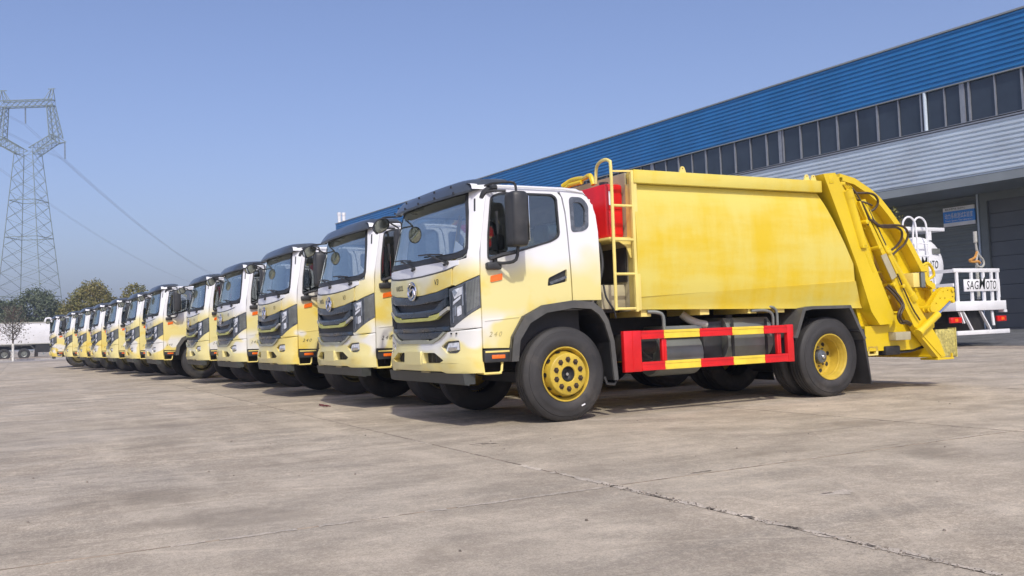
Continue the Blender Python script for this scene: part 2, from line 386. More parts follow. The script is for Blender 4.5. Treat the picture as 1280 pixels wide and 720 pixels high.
GRP = 'yellow and white garbage trucks parked in a row'
def make_wheel(t, x, side, rear=False, inner=False):
    """wheel > tyre, hub, lug_nut"""
    y0 = 1.20; sg = side; cz = .52
    def L(m, prof, n=40): lathe(m, [(y0-d, r) for d, r in prof], (x, 0, cz), 'y', sg, n)
    ty = [(.035,.285),(.02,.30),(.004,.33),(0,.36),(-.004,.40),(-.002,.403),(.0,.44),(.006,.462),(.014,.467),(.02,.488),(.034,.503),(.042,.514),(.048,.518)]
    for g in (.085, .135, .185): ty += [(g-.006,.520),(g-.005,.506),(g+.005,.506),(g+.006,.520)]
    ty += [(.225,.518),(.232,.514),(.245,.495),(.268,.46),(.276,.40),(.27,.33),(.25,.29)]
    rim = MB(); ri = []
    if not rear: prof = [(.05,.268),(.035,.285),(.02,.300),(.010,.300),(.010,.288),(.03,.276),(.085,.270),(.10,.264),(.096,.258),(.03,.244),(-.022,.233),(-.036,.227),(-.041,.218),(-.041,.09),(-.035,.084),(.03,.080)]
    else: prof = [(.05,.268),(.035,.285),(.02,.300),(.010,.300),(.010,.288),(.026,.274),(.05,.268),(.06,.260),(.10,.254),(.103,.246),(.20,.244),(.235,.236),(.24,.225),(.23,.15),(.22,.11),(.215,.09)]
    L(rim, prof, 48)
    wh = obj('wheel', rim, RIM, t)
    m = MB(); L(m, ty, 56)
    if rear: # second tyre of the pair
        L(m, [(d+.335, r) for d, r in ty], 56); L(m, [(.26,.29),(.34,.29)], 32)
    obj('tyre', m, RUB, wh)
    hub = MB()
    if not rear:
        L(hub, [(-.028,.083),(-.034,.078),(.005,.062),(.02,.04),(.02,0)], 24)
        h2 = MB(); L(h2, [(.02,.022),(-.01,.022),(-.018,.016),(-.018,0)], 16); obj('hub_cap', h2, CHROME, wh)
        L(hub, [(.088,.21),(.11,.21),(.11,.27)], 24)
        for k in range(10):
            a = 2*math.pi*(k+.5)/10; c = (x+.160*math.cos(a), 0, cz+.160*math.sin(a)); n = MB()
            def NL(p, q): lathe(p, [(y0-d, r) for d, r in q], c, 'y', sg, 6, False)
            NL(n, [(-.040,.034),(-.0425,.034),(-.043,.017),(-.062,.016),(-.064,.009),(-.074,.009),(-.074,0)]); obj('lug_nut', n, HOSE, wh)
            a = 2*math.pi*k/10; rr = .247; d = MB(); ctr = Vector((x+rr*math.cos(a), sg*(y0-.035), cz+rr*math.sin(a)))
            nrm = Vector((math.cos(a)*.98, sg*.20, math.sin(a)*.98)); nrm.normalize()
            ctr += nrm*.006
            tan = Vector((-math.sin(a), 0, math.cos(a))); oth = nrm.cross(tan)
            ring = [tuple(ctr+tan*.027*math.cos(q)+oth*.026*math.sin(q)) for q in [i*2*math.pi/14 for i in range(14)]]
            d.add(ring+[tuple(ctr-nrm*.004)], [(i, (i+1) % 14, 14) for i in range(14)]); obj('hand_hole', d, DARK, wh)
    else:
        L(hub, [(.23,.10),(.18,.092),(.155,.082),(.145,.060),(.145,.0)], 28)
        h2 = MB(); L(h2, [(.15,.026),(.125,.026),(.12,.02),(.12,0)], 16); obj('hub_cap', h2, CHROME, wh)
        for k in range(10):
            a = 2*math.pi*(k+.5)/10; lathe(hub, [(y0-d, r) for d, r in ((.23,.012),(.205,.012),(.205,0))], (x+.125*math.cos(a), 0, cz+.125*math.sin(a)), 'y', sg, 6, False)
        for k in range(8):
            a = 2*math.pi*(k+.25)/8; d = MB(); rr = .185
            d.add([(x+rr*math.cos(a)+.030*math.cos(q), sg*(y0-.232), cz+rr*math.sin(a)+.030*math.sin(q)) for q in [i*2*math.pi/14 for i in range(14)]], [list(range(14))]); obj('hand_hole', d, DARK, wh)
    obj('hub', hub, DARK if not rear else LAMPG, wh)
    if not rear and side < 0:
        m = MB(); a = -1.05
        c = Vector((x+.40*math.cos(a), -1.206, cz+.40*math.sin(a))); bar(m, c+Vector((-.022, 0, -.01)), c+Vector((.022, 0, .008)), .006, .014); obj('sticker', m, WHITE, wh)
    return wh

def make_cab(t):
    # ---- dark inner structure behind the front skin
    m = MB(); fpanel(m, sym([(0,1.70),(1.22,1.70),(1.22,.62),(0,.62)]), -.05, .03); box(m, (-1.0,-1.02,.70), (.3,1.02,1.22)); obj('inner_front_frame', m, DARK, t)
    # ---- bumper
    b_o = sym([(0,.905),(.50,.905),(.62,.945),(.78,1.02),(.86,1.03),(LT,1.055),(LT,.585),(.76,.585),(.66,.605),(0,.605)])
    fogp = rpoly([(.665,.87),(.78,.925),(.985,.935),(1.005,.83),(.97,.80),(.80,.795)], .02, 3)
    inp = rpoly([(.27,.805),(.55,.805),(.74,.725),(.66,.695),(.27,.69)], .012, 2)
    def bul(a, b):
        a = abs(a); return .030*math.exp(-((b-.69)/.14)**2)*ip(a, [0,.9,1.15,LT], [1,1,.4,0])+.012*ip(b, [.9,1.0], [1,0])*ip(a, [.5,.65], [1,0])
    m = MB(); panel(m, b_o, [fogp, mir(fogp), inp, mir(inp)], fmap(.012, bul), .05, .03, .045); obj('bumper', m, PAINT, t, angle=50)
    for s in (1, -1):
        q = fogp if s > 0 else mir(fogp)
        m = MB(); panel(m, q, [], fmap(-.015), .02, .05, .05); f = obj('fog_lamp', m, LAMPG, t)
        a = [(.74,.815),(.80,.905),(.97,.915),(.975,.835)]; a = a if s > 0 else mir(a); m = MB(); panel(m, a, [], fmap(.002), .015, .05, .05); obj('lens', m, WLENS, f)
        a = [(.79,.82),(.80,.862),(.95,.868),(.95,.84)]; a = a if s > 0 else mir(a); m = MB(); panel(m, a, [], fmap(.008), .008, .05, .05); obj('reflector', m, CHROME, f)
        q = inp if s > 0 else mir(inp)
        m = MB(); panel(m, q, [], fmap(-.03), .01, .05, .06); f = obj('air_intake', m, DARK, t)
        m = MB()
        for k in range(4):
            x0 = (.30+.1*k)*s; bar(m, fpt(x0, .695, -.012), fpt(x0, .80, -.012), .006, .012)
        obj('slats', m, BLACK, f)
    m = MB(); panel(m, rpoly(sym([(0,.822),(.235,.822),(.235,.672),(0,.672)]), .01, 2), [], fmap(.060), .07, .08, .08); obj('plate_holder', m, PAINT, t)
    m = MB(); panel(m, sym([(0,1.028),(.72,1.036),(.60,.985),(.46,.958),(0,.945)]), [], fmap(.0), .02, .03, .06); obj('lower_grille', m, SLATE, t)
    m = MB(); panel(m, sym([(0,.948),(.36,.948),(.36,.938),(.46,.94),(.63,.975),(.74,1.03),(.80,1.03),(.655,.958),(.50,.905),(0,.905)]), [], fmap(.035), .03, .02, .05); obj('lower_grille_frame', m, LFRAME, t)
    m = MB()
    for s in (1, -1):
        for x0 in (.88, .96): lathe(m, [(0,.009),(.006,.008),(.006,0)], (0,0,0), 'x', -1, 8)
    bo = MB()
    for s in (1, -1):
        for x0 in (.875, .955):
            p = Vector(fpt(x0*s, 1.008, .022)); box(bo, p-Vector((.006,.009,.009)), p+Vector((.006,.009,.009)))
    obj('bumper_bolts', bo, DARK, t)
    m = MB(); prism(m, [(-1.19,.585),(-1.17,.47),(-1.12,.455),(-1.12,.585)], -1.08, 1.08, 'y'); box(m, (-1.12,-1.08,.47), (-1.05,1.08,.585)); obj('front_skirt', m, SKIRT, t)
    m = MB(); box(m, (-1.205,-.22,.575), (-1.185,.02,.592)); obj('tow_hook', m, BEIGE, t)
    # ---- grille
    m = MB(); panel(m, sym([(0,1.437),(.26,1.44),(.60,1.462),(.83,1.50),(.83,1.40),(.65,1.37),(.30,1.352),(0,1.345)]), [], fmap(.012), .05, .04, .06); obj('grille_bar', m, SLATE, t)
    m = MB(); panel(m, sym([(0,1.36),(.83,1.42),(.83,1.05),(0,1.05)]), [], fmap(-.025), .02, .06, .06); obj('grille_mesh', m, GMESH, t)
    m = MB(); panel(m, sym([(0,1.264),(.56,1.280),(.64,1.33),(.80,1.395),(.80,1.312),(.66,1.245),(.45,1.222),(.42,1.203),(0,1.203)]), [], fmap(.020), .05, .04, .05); obj('grille_bar', m, SLATE, t)
    m = MB(); panel(m, sym([(0,1.192),(.41,1.192),(.44,1.210),(.62,1.226),(.67,1.24),(.67,1.20),(.60,1.170),(.45,1.157),(0,1.154)]), [], fmap(.030), .04, .03, .05); obj('grille_trim', m, TRIM, t)
    for s in (1, -1):
        q = [(.672,1.240),(.835,1.298),(.835,1.262),(.672,1.200)]; m = MB(); panel(m, q if s > 0 else mir(q), [], fmap(.030), .04, .03, .05); obj('grille_trim_tip', m, LGREY, t)
    m = MB(); panel(m, sym([(0,1.082),(.83,1.086),(.83,1.04),(0,1.032)]), [], fmap(.008), .04, .04, .06); obj('grille_bar', m, SLATE, t)
    # ---- headlamps
    for s in (1, -1):
        hp = [(.845,1.485),(.95,1.505),(1.075,1.545),(LT,1.605),(LT,1.275),(1.15,1.225),(.905,1.082),(.845,1.078)]
        F = (lambda q: q) if s > 0 else mir
        m = MB(); panel(m, F(hp), [], fmap(.004), .05, .05, .05); h = obj('headlamp', m, LAMPG, t)
        m = MB()
        for k in range(9):
            a0 = 1.095+k*.0155; zz0 = ip(a0, [1.075,LT], [1.20,1.285])+.02; zz1 = ip(a0, [1.075,LT], [1.535,1.59])
            q = [(a0,zz0),(a0,zz1),(a0+.008,zz1),(a0+.008,zz0)]; panel(m, F(q), [], fmap(.008), .004, .2, .05)
        obj('corner_lamp_ribs', m, GREY, h)
        m = MB(); panel(m, F([(.90,1.455),(.935,1.475),(1.05,1.50),(1.035,1.42),(.93,1.375)]), [], fmap(.009), .005, .05, .05); panel(m, F([(.905,1.31),(.91,1.345),(1.02,1.405),(1.01,1.37)]), [], fmap(.009), .005, .05, .05); obj('daytime_light', m, WLENS, h)
        m = MB(); panel(m, F([(.895,1.12),(.90,1.28),(.915,1.285),(.91,1.125)]), [], fmap(.010), .005, .05, .05); panel(m, F([(.925,1.19),(.93,1.29),(.955,1.30),(.95,1.20)]), [], fmap(.010), .005, .05, .05); panel(m, F([(1.035,1.30),(1.04,1.49),(1.055,1.50),(1.055,1.30)]), [], fmap(.010), .005, .05, .05); panel(m, F([(.90,1.455),(.94,1.48),(.98,1.44),(.94,1.40)]), [], fmap(.013), .005, .05, .05); obj('lamp_reflector', m, CHROME, h)
        m = MB(); panel(m, F(rpoly([(.965,1.185),(.965,1.285),(1.02,1.305),(1.025,1.21)], .015)), [], fmap(.010), .006, .05, .05); obj('projector_lens', m, WLENS, h)
        m = MB(); panel(m, F([(.87,1.12),(.87,1.46),(.885,1.462),(.885,1.13)]), [], fmap(.009), .005, .1, .05); panel(m, F([(1.062,1.19),(1.062,1.53),(1.072,1.532),(1.072,1.195)]), [], fmap(.009), .005, .1, .05); obj('lamp_divider', m, SLATE, h)
    # ---- hood flap, cowl, corner panels, pillars
    m = MB(); panel(m, sym([(0,1.648),(.25,1.650),(.55,1.662),(.80,1.680),(.900,1.700),(.900,1.522),(.83,1.506),(.60,1.470),(.26,1.448),(0,1.445)]), [], fmap(.014), .03, .04, .06); fl = obj('hood_flap', m, PAINT, t)
    m = MB(); panel(m, sym([(0,1.664),(.25,1.666),(.55,1.678),(.80,1.697),(.93,1.722),(.93,1.71),(.80,1.686),(.55,1.667),(.25,1.655),(0,1.652)]), [], fmap(.016), .02, .04, .06); obj('flap_seam', m, FENG, t)
    m = MB(); panel(m, sym([(0,1.785),(1.0,1.785),(1.0,1.735),(.93,1.725),(.80,1.699),(.55,1.680),(.25,1.668),(0,1.666)]), [], fmap(.010), .03, .04, .06); obj('wiper_cowl', m, WHITE, t)
    for s in (1, -1):
        F = (lambda q: q) if s > 0 else mir
        q = [(.912,1.525),(.912,1.706),(.99,1.735),(1.003,1.785),(1.10,1.80),(1.115,1.90),(1.06,2.30),(1.0,2.56),(LT,2.56),(LT,1.615),(1.075,1.555),(.95,1.515)]
        m = MB(); panel(m, F(q), [], fmap(.006), .03, .06, .05); obj('corner_pillar', m, PAINT, t)
        m = MB(); panel(m, F(rpoly([(1.125,2.30),(1.105,2.44),(1.125,2.44),(1.145,2.30)], .008)), [], fmap(.010), .01, .1, .05); obj('pillar_vent', m, BLACK, t)
        # lower corner filler between headlamp and bumper
        m = MB(); panel(m, F([(.84,1.07),(.905,1.075),(1.15,1.218),(LT,1.268),(LT,1.062),(.86,1.036)]), [], fmap(.006), .03, .05, .05); obj('corner_panel', m, PAINT, t)
    # ---- windshield
    wp = sym([(0,1.835),(.64,1.845),(1.0,1.865),(1.085,1.885),(1.095,1.93),(1.05,2.22),(.985,2.53),(0,2.53)])
    m = MB(); panel(m, wp, [], fmap(-.004), .006, .06, .06, back=False); obj('windshield', m, WIND, t)
    wi = sym([(0,1.85),(.64,1.86),(1.0,1.88),(1.06,1.90),(1.07,1.94),(1.025,2.22),(.96,2.50),(0,2.50)])
    m = MB(); panel(m, sym([(0,1.78),(.64,1.79),(1.03,1.81),(1.105,1.86),(1.12,1.93),(1.075,2.22),(1.01,2.54),(0,2.54)]), [wi], fmap(.004), .02, .06, .06); obj('windshield_frame', m, BLACK, t)
    # ---- wipers
    m = MB()
    for (px, tx, ty0) in ((-.83,-.14,1.0), (-.02,.68,1.0)):
        piv = fpt(px, 1.765, .03); el = fpt(px+.38, 1.885, .05); tube(m, [piv, el], .011, 6)
        tube(m, [fpt(px+.68, 1.905, .035), fpt(px+.38, 1.892, .04), fpt(px+.08, 1.862, .035)], .009, 5); tube(m, [fpt(px, 1.765, .0), fpt(px, 1.765, .045)], .02, 8)
        tube(m, [fpt(px+.05, 1.75, .0), fpt(px+.05, 1.75, .035)], .014, 8)
    obj('wipers', m, BLACK, t)
    # ---- sun visor
    S_ = np.linspace(-1.14, 1.14, 33); m = MB(); vs = []; fs = []
    for s in S_:
        e = ip(abs(s), [0,.8,1.0,1.14], [0,.0,.35,1.0])
        pr = [(.0, 2.512+.02*e), (.115-.07*e, 2.475+.055*e), (.125-.07*e, 2.50+.05*e), (.098-.06*e, 2.575+.03*e), (.06-.05*e, 2.635-.005*e), (-.03, 2.675-.02*e), (-.30, 2.70-.04*e), (-.34, 2.66-.03*e), (-.20, 2.60)]
        for off, z in pr: vs.append(fpt(s, z, off) if off > -.05 else (fpt(s, z, 0)[0]-off, fpt(s, z, 0)[1], z))
    n = 9
    for i in range(len(S_)-1):
        for k in range(n): fs.append((i*n+k, (i+1)*n+k, (i+1)*n+(k+1) % n, i*n+(k+1) % n))
    fs += [list(range(n)), [(len(S_)-1)*n+k for k in range(n)][::-1]]
    m.add(vs, fs, True); vi = obj('sun_visor', m, SLATE2, t, angle=28)
    m = MB()
    for s in (-.9, -.5, -.05, .4, .85):
        for (o, z) in ((.127, 2.515), (.09, 2.60)):
            p = Vector(fpt(s+(.12 if z > 2.55 else 0), z, o)); box(m, p-Vector((.008,.011,.011)), p+Vector((.004,.011,.011)))
    obj('screw', m, DARK, vi)
    # ---- roof
    xs = [-1.02, -.9, -.6, -.2, .15, .30, .37, .43, .48, .51, .522]; hh = [2.605,2.615,2.625,2.625,2.62,2.60,2.565,2.50,2.41,2.29,2.18]
    half = [(1.10,2.535),(1.088,2.57),(1.06,2.595),(1.0,2.612),(.8,2.622),(.4,2.63)]; pr = half+[(0,2.632)]+[(-a, b) for a, b in half[::-1]]
    m = MB(); vs = []; fs = []; n = len(pr)
    for x, h in zip(xs, hh):
        for (y, z) in pr: vs.append((x, -y, min(z, h+.02*(1-(y/1.1)**2)) if x > .2 or x < -.8 else z))
    for i in range(len(xs)-1):
        for k in range(n-1): fs.append((i*n+k, (i+1)*n+k, (i+1)*n+k+1, i*n+k+1))
    m.add(vs, fs, True); obj('roof', m, PAINT, t, angle=60)
    # ---- sides
    for sg in (-1, 1):
        FL = sg > 0
        def sp(name, poly, holes, mat, off=0, th=.03, par=t, row=.08): m = MB(); panel(m, poly, holes, smap(sg, off), th, row, .4, flip=FL); return obj(name, m, mat, par)
        wo = rpoly([(-.905,1.765),(-.60,1.835),(-.09,1.975),(.015,2.035),(.02,2.47),(-.04,2.515),(-.68,2.512),(-.815,2.462),(-.885,2.06)], .05)
        wi2 = rpoly([(-.885,1.79),(-.60,1.857),(-.09,1.997),(-.005,2.05),(.0,2.46),(-.05,2.495),(-.67,2.492),(-.80,2.445),(-.865,2.06)], .045)
        hd = rpoly([(-.18,1.485),(-.165,1.575),(.075,1.675),(.07,1.535)], .02, 3)
        door = sp('door', [(-.985,.842),(-.68,.835),(-.655,.95),(-.52,1.165),(-.27,1.275),(.125,1.325),(.125,1.45),(.10,2.30),(.075,2.48),(.02,2.548),(-.845,2.548),(-.865,2.46),(-.965,1.97),(-.992,1.6)], [wo, hd], PAINT, 0)
        sp('window_seal', wo, [wi2], BLACK, .006, .03, door)
        sp('window_glass', wi2, [], SIDEG, -.012, .004, door)
        m = MB(); panel(m, hd, [], smap(sg, -.03), .01, .1, .1, flip=FL); h = obj('door_handle', m, BLACK, door)
        m = MB(); bar(m, (-.15, sg*(1.172), 1.515), (.06, sg*(1.172), 1.585), .02, .03); obj('grip', m, LAMPG, h)
        # creases and number on the door
        m = MB(); panel(m, [(-.96,1.125),(-.55,1.155),(-.55,1.163),(-.96,1.135)], [], smap(sg, .006), .01, .1, .4, flip=FL); obj('door_crease', m, PAINT, door)
        m = MB(); bar(m, (-.75, sg*1.13, 2.3), (-.75, sg*1.13, 1.82), .02); obj('window_divider', m, BLACK, door)
        tm = text_mesh('240', .075, 0, .35, 1.5)
        if sg < 0: m = warp(tm, lambda x, y, z: (-.92+x, -(side_y(.96+y)+.003), .96+y))
        else: m = warp(tm, lambda x, y, z: (-.75-x, (side_y(.96+y)+.003), .96+y))
        obj('door_number', m, INK if sg > 0 else NUMB, door)
        m = MB(); panel(m, rpoly([(-.88,1.535),(-.875,1.60),(-.735,1.63),(-.74,1.56)], .012, 2), [], smap(sg, .012), .02, .1, .1, flip=FL); obj('marker_lamp', m, AMBER, t)
        qo = rpoly([(.165,2.085),(.175,2.49),(.345,2.49),(.425,2.40),(.40,2.145),(.325,2.10)], .05)
        qi = rpoly([(.215,2.14),(.222,2.43),(.325,2.43),(.375,2.36),(.355,2.18),(.30,2.145)], .04)
        q = sp('rear_quarter_panel', [(.14,1.325),(.515,1.325),(.522,2.10),(.51,2.29),(.475,2.41),(.415,2.495),(.33,2.548),(.06,2.548),(.095,2.47),(.118,2.30),(.14,1.45)], [qo], PAINT, 0)
        sp('quarter_window_frame', qo, [qi], LAMPG, .006, .03, q); sp('quarter_window', qi, [], SIDEG, -.01, .004, q)
        # rain gutter
        m = MB(); tube(m, [(-.88, sg*1.10, 2.545), (-.80, sg*1.12, 2.565), (-.6, sg*1.118, 2.572), (.1, sg*1.118, 2.572), (.36, sg*1.11, 2.545)], .011, 6); obj('rain_gutter', m, WHITE, t)
        # wheel arch
        ao = [(-.695,.69),(-.66,.95),(-.52,1.165),(-.27,1.28),(.12,1.325),(.36,1.30),(.48,1.215),(.555,1.09),(.62,.86),(.655,.42)]
        ai = [(.60,.42),(.565,.85),(.50,1.06),(.43,1.16),(.33,1.225),(.10,1.24),(-.24,1.195),(-.45,1.09),(-.58,.91),(-.61,.69)]
        m = MB(); panel(m, ao+ai, [], lambda a, b, d: (a, sg*(1.245-d), b), .03, .06, .3, flip=FL)
        for i in range(len(ao)-1):
            (x0, z0), (x1, z1) = ao[i], ao[i+1]; m.add([(x0, sg*1.243, z0), (x1, sg*1.243, z1), (x1, sg*1.12, z1), (x0, sg*1.12, z0)], [(0,1,2,3)])
        ar = obj('wheel_arch', m, FENG, t)
        m = MB()
        inn = [(x, z+.0) for x, z in ai[::-1]]
        for i in range(len(inn)-1):
            (x0, z0), (x1, z1) = inn[i], inn[i+1]; m.add([(x0, sg*1.215, z0), (x1, sg*1.215, z1), (x1, sg*.70, z1), (x0, sg*.70, z0)], [(0,1,2,3)])
        box(m, (-.62, sg*.69, .75), (.6, sg*.66, 1.26)); tube(m, [(.655, sg*1.20, .42), (.62, sg*1.20, .37), (.54, sg*1.18, .38), (.52, sg*1.16, .46)], .02, 6)
        obj('arch_liner', m, DARK, t)
        # step
        m = MB(); box(m, (-.985, sg*1.19, .690), (-.675, sg*1.0, .825), .008); st = obj('cab_step', m, BLACK, t)
        m = MB(); box(m, (-.975, sg*1.197, .792), (-.69, sg*1.185, .812), .003); obj('step_trim', m, PALEY, st)
        m = MB(); box(m, (-.90, sg*1.198, .728), (-.745, sg*1.185, .768), .003); obj('reflector', m, AMBER, st)
        m = MB(); tube(m, [(-.995, sg*1.15, .70), (-.985, sg*1.16, .585), (-.96, sg*1.16, .575), (-.80, sg*1.16, .575), (-.775, sg*1.16, .60), (-.76, sg*1.15, .70)], .014, 6); box(m, (-.99, sg*1.17, .567), (-.78, sg*1.0, .58)); obj('lower_step', m, PALEY, st)
        # side mirror
        m = MB(); tube(m, [(-.86, sg*1.07, 2.57), (-.82, sg*1.20, 2.585), (-.70, sg*1.34, 2.58), (-.645, sg*1.37, 2.555), (-.64, sg*1.38, 2.44)], .014, 7, sub=3)
        tube(m, [(-.88, sg*1.10, 2.50), (-.80, sg*1.18, 2.51), (-.70, sg*1.26, 2.50)], .014, 7)
        tube(m, [(-.82, sg*1.20, 1.74), (-.75, sg*1.28, 1.73), (-.66, sg*1.36, 1.76), (-.64, sg*1.38, 1.92)], .018, 7, sub=3)
        tube(m, [(-.88, sg*1.20, 1.78), (-.76, sg*1.26, 1.82), (-.66, sg*1.36, 1.84)], .022, 7)
        tube(m, [(-.82, sg*1.19, 1.72), (-.82, sg*1.19, 1.80)], .025, 8)
        mm = obj('mirror_arm', m, BLACK, t)
        m = MB(); box(m, (-.93, sg*1.235, 1.665), (-.76, sg*1.13, 1.745), .02); obj('mirror_bracket', m, BLACK, t)
        m = MB(); ho = rpoly([(-.735,1.27),(-.745,1.49),(-.66,1.515),(-.565,1.50),(-.555,1.27)], .035, 3)
        vs = []; fs = []; zz = [1.895,1.91,1.95,2.1,2.2,2.33,2.42,2.455,2.468]; sc_ = [.80,.93,.99,1.0,1.03,1.02,1.0,.93,.80]; n = len(ho)
        for z, k in zip(zz, sc_):
            for (x, y) in ho: vs.append((-.65+(x+.65)*k, sg*(1.385+(y-1.385)*k), z))
        for i in range(len(zz)-1):
            for k in range(n):
                q4 = (i*n+k, i*n+(k+1) % n, (i+1)*n+(k+1) % n, (i+1)*n+k); fs.append(q4 if sg > 0 else q4[::-1])
        fs += [list(range(n)), [(len(zz)-1)*n+k for k in range(n)][::-1]]
        m.add(vs, fs, True); mo = obj('side_mirror', m, BLACK, t, angle=50)
        m = MB(); box(m, (-.557, sg*1.285, 1.95), (-.548, sg*1.485, 2.42), .003); obj('mirror_glass', m, MIRR, mo)
    # pillar cap near the visor
    for sg in (-1, 1):
        m = MB(); tube(m, [(-.90, sg*1.08, 2.44), (-.88, sg*1.10, 2.50), (-.82, sg*1.115, 2.545), (-.74, sg*1.12, 2.56)], .03, 8, sub=3); obj('mirror_base_cap', m, BLACK, t)
    # blind spot mirror at the passenger corner
    c = Vector((-1.33, .86, 2.37)); nrm = Vector((.20, -.72, -.66)).normalized()
    def disc(prof):
        m = MB(); lathe(m, prof, (0, 0, 0), 'z', 1, 24); mm = MB(); xf(m, mm, Matrix.Translation(c) @ nrm.to_track_quat('Z', 'Y').to_matrix().to_4x4()); return mm
    bm_ = obj('blind_spot_mirror', disc([(-.05,0),(-.045,.05),(-.03,.09),(0,.115),(.012,.115),(.012,.104)]), BLACK, t)
    obj('mirror_glass', disc([(.010,.104),(.016,.07),(.02,0)]), MIRR, bm_)
    m = MB(); tube(m, [tuple(c+Vector((.0,.02,.03))), (-1.26,.98,2.48), (-1.12,1.02,2.50), (-.98,1.05,2.52)], .012, 7, sub=3); tube(m, [(-1.26,.98,2.48), (-1.15,1.0,2.42), (-1.03,1.02,2.36)], .010, 6); tube(m, [tuple(c), (-1.27,.93,2.43), (-1.26,.98,2.48)], .010, 6); obj('blind_mirror_arm', m, BLACK, t)
    # rear wall with window
    m = MB(); panel(m, [(-1.13,1.32),(1.13,1.32),(1.12,2.2),(1.06,2.42),(.9,2.48),(-.9,2.48),(-1.06,2.42),(-1.12,2.2)], [rpoly([(-.5,1.95),(.5,1.95),(.5,2.3),(-.5,2.3)], .06)], lambda a, b, d: (.522-d*1.0, a, b), .03, .3, .6); obj('rear_wall', m, PAINT, t)
    m = MB(); box(m, (.50,-.5,1.95), (.504,.5,2.3)); obj('rear_window', m, SIDEG, t)
    # interior
    m = MB(); box(m, (-1.0,-1.05,1.22), (.49,1.05,1.30)); box(m, (-1.12,-1.0,1.30), (-.80,1.0,1.74)); box(m, (-.98,-.75,1.74), (-.84,-.25,1.80), .02); it = obj('dashboard', m, INT, t)
    m = MB(); box(m, (-.6,-.95,2.50), (.3,.95,2.53)); box(m, (.46,-1.06,1.3), (.49,1.06,1.95)); box(m, (.46,-1.06,1.95), (.49,-.52,2.48)); box(m, (.46,.52,1.95), (.49,1.06,2.48)); box(m, (.46,-.52,2.32), (.49,.52,2.48)); obj('cab_lining', m, INTL, t)
    for y in (-.55, .55, .02):
        m = MB(); box(m, (-.35, y-.24, 1.35), (.12, y+.24, 1.56), .05); box(m, (.05, y-.23, 1.5), (.2, y+.23, 2.02), .05)
        if y: box(m, (.08, y-.13, 2.04), (.17, y+.13, 2.24), .04)
        obj('seat', m, INT, t)
    m = MB(); q = Matrix.Translation((-.62,-.55,1.83)) @ Matrix.Rotation(R(28), 4, 'Y')
    mm = MB(); tube(mm, [(.21*math.cos(a), .21*math.sin(a), 0) for a in np.linspace(0, 2*math.pi, 25)], .014, 6, caps=False); box(mm, (-.02,-.2,-.01), (.02,.2,.005)); tube(mm, [(0,0,0), (0,0,-.3)], .03, 8); xf(mm, m, q); obj('steering_wheel', m, BLACK, t)
    m = MB(); bar(m, (-.70,.18,1.74), (-.55,.20,2.42), .012, .05); obj('yellow_strap', m, RIM, t)
    m = MB(); mm = MB(); box(mm, (-.002,-.10,-.07), (.002,.10,.07)); xf(mm, m, Matrix.Translation((-.98,-.62,1.93)) @ Matrix.Rotation(R(25), 4, 'X')); obj('paper_sheet', m, WHITE, t)
    # lettering and emblem
    def ftext(txt, s0, z0, size, sx=1, shear=.15):
        tm = text_mesh(txt, size, 0, shear, 1.05, .001)
        return warp(tm, lambda x, y, z: fpt(s0-x*sx, z0+y, .0165))
    obj('lettering', ftext('VASOL', .60, 1.535, .085), INK, t); obj('lettering', ftext('V3', -.555, 1.545, .085), INK, t)
    m = MB(); N_ = 26
    def ring(rx, rz, r, s0=0, z0=1.505, n=N_): tube(m, [fpt(s0+rx*math.cos(a), z0+rz*math.sin(a), .034) for a in np.linspace(0, 2*math.pi, n)], r, 6, caps=False)
    ring(.118, .098, .013)
    for k in range(2):
        a0 = math.pi*k
        tube(m, [fpt(-.012+.085*math.cos(a0+q)*(.35+.4*q), 1.505+.07*math.sin(a0+q)*(.35+.4*q), .04) for q in np.linspace(0, 2.6, 10)], [.012]*10, 6)
    tube(m, [fpt(.095, 1.55, .04), fpt(.03, 1.50, .045), fpt(-.06, 1.53, .045), fpt(-.10, 1.46, .04)], .014, 6, sub=3)
    obj('emblem', m, CHROME, t); m = MB(); panel(m, [(.1*math.cos(a), 1.505+.085*math.sin(a)) for a in np.linspace(0, 2*math.pi, 17)[:-1]], [], fmap(.022), .008, .03, .1); obj('emblem_backing', m, DARK, t)

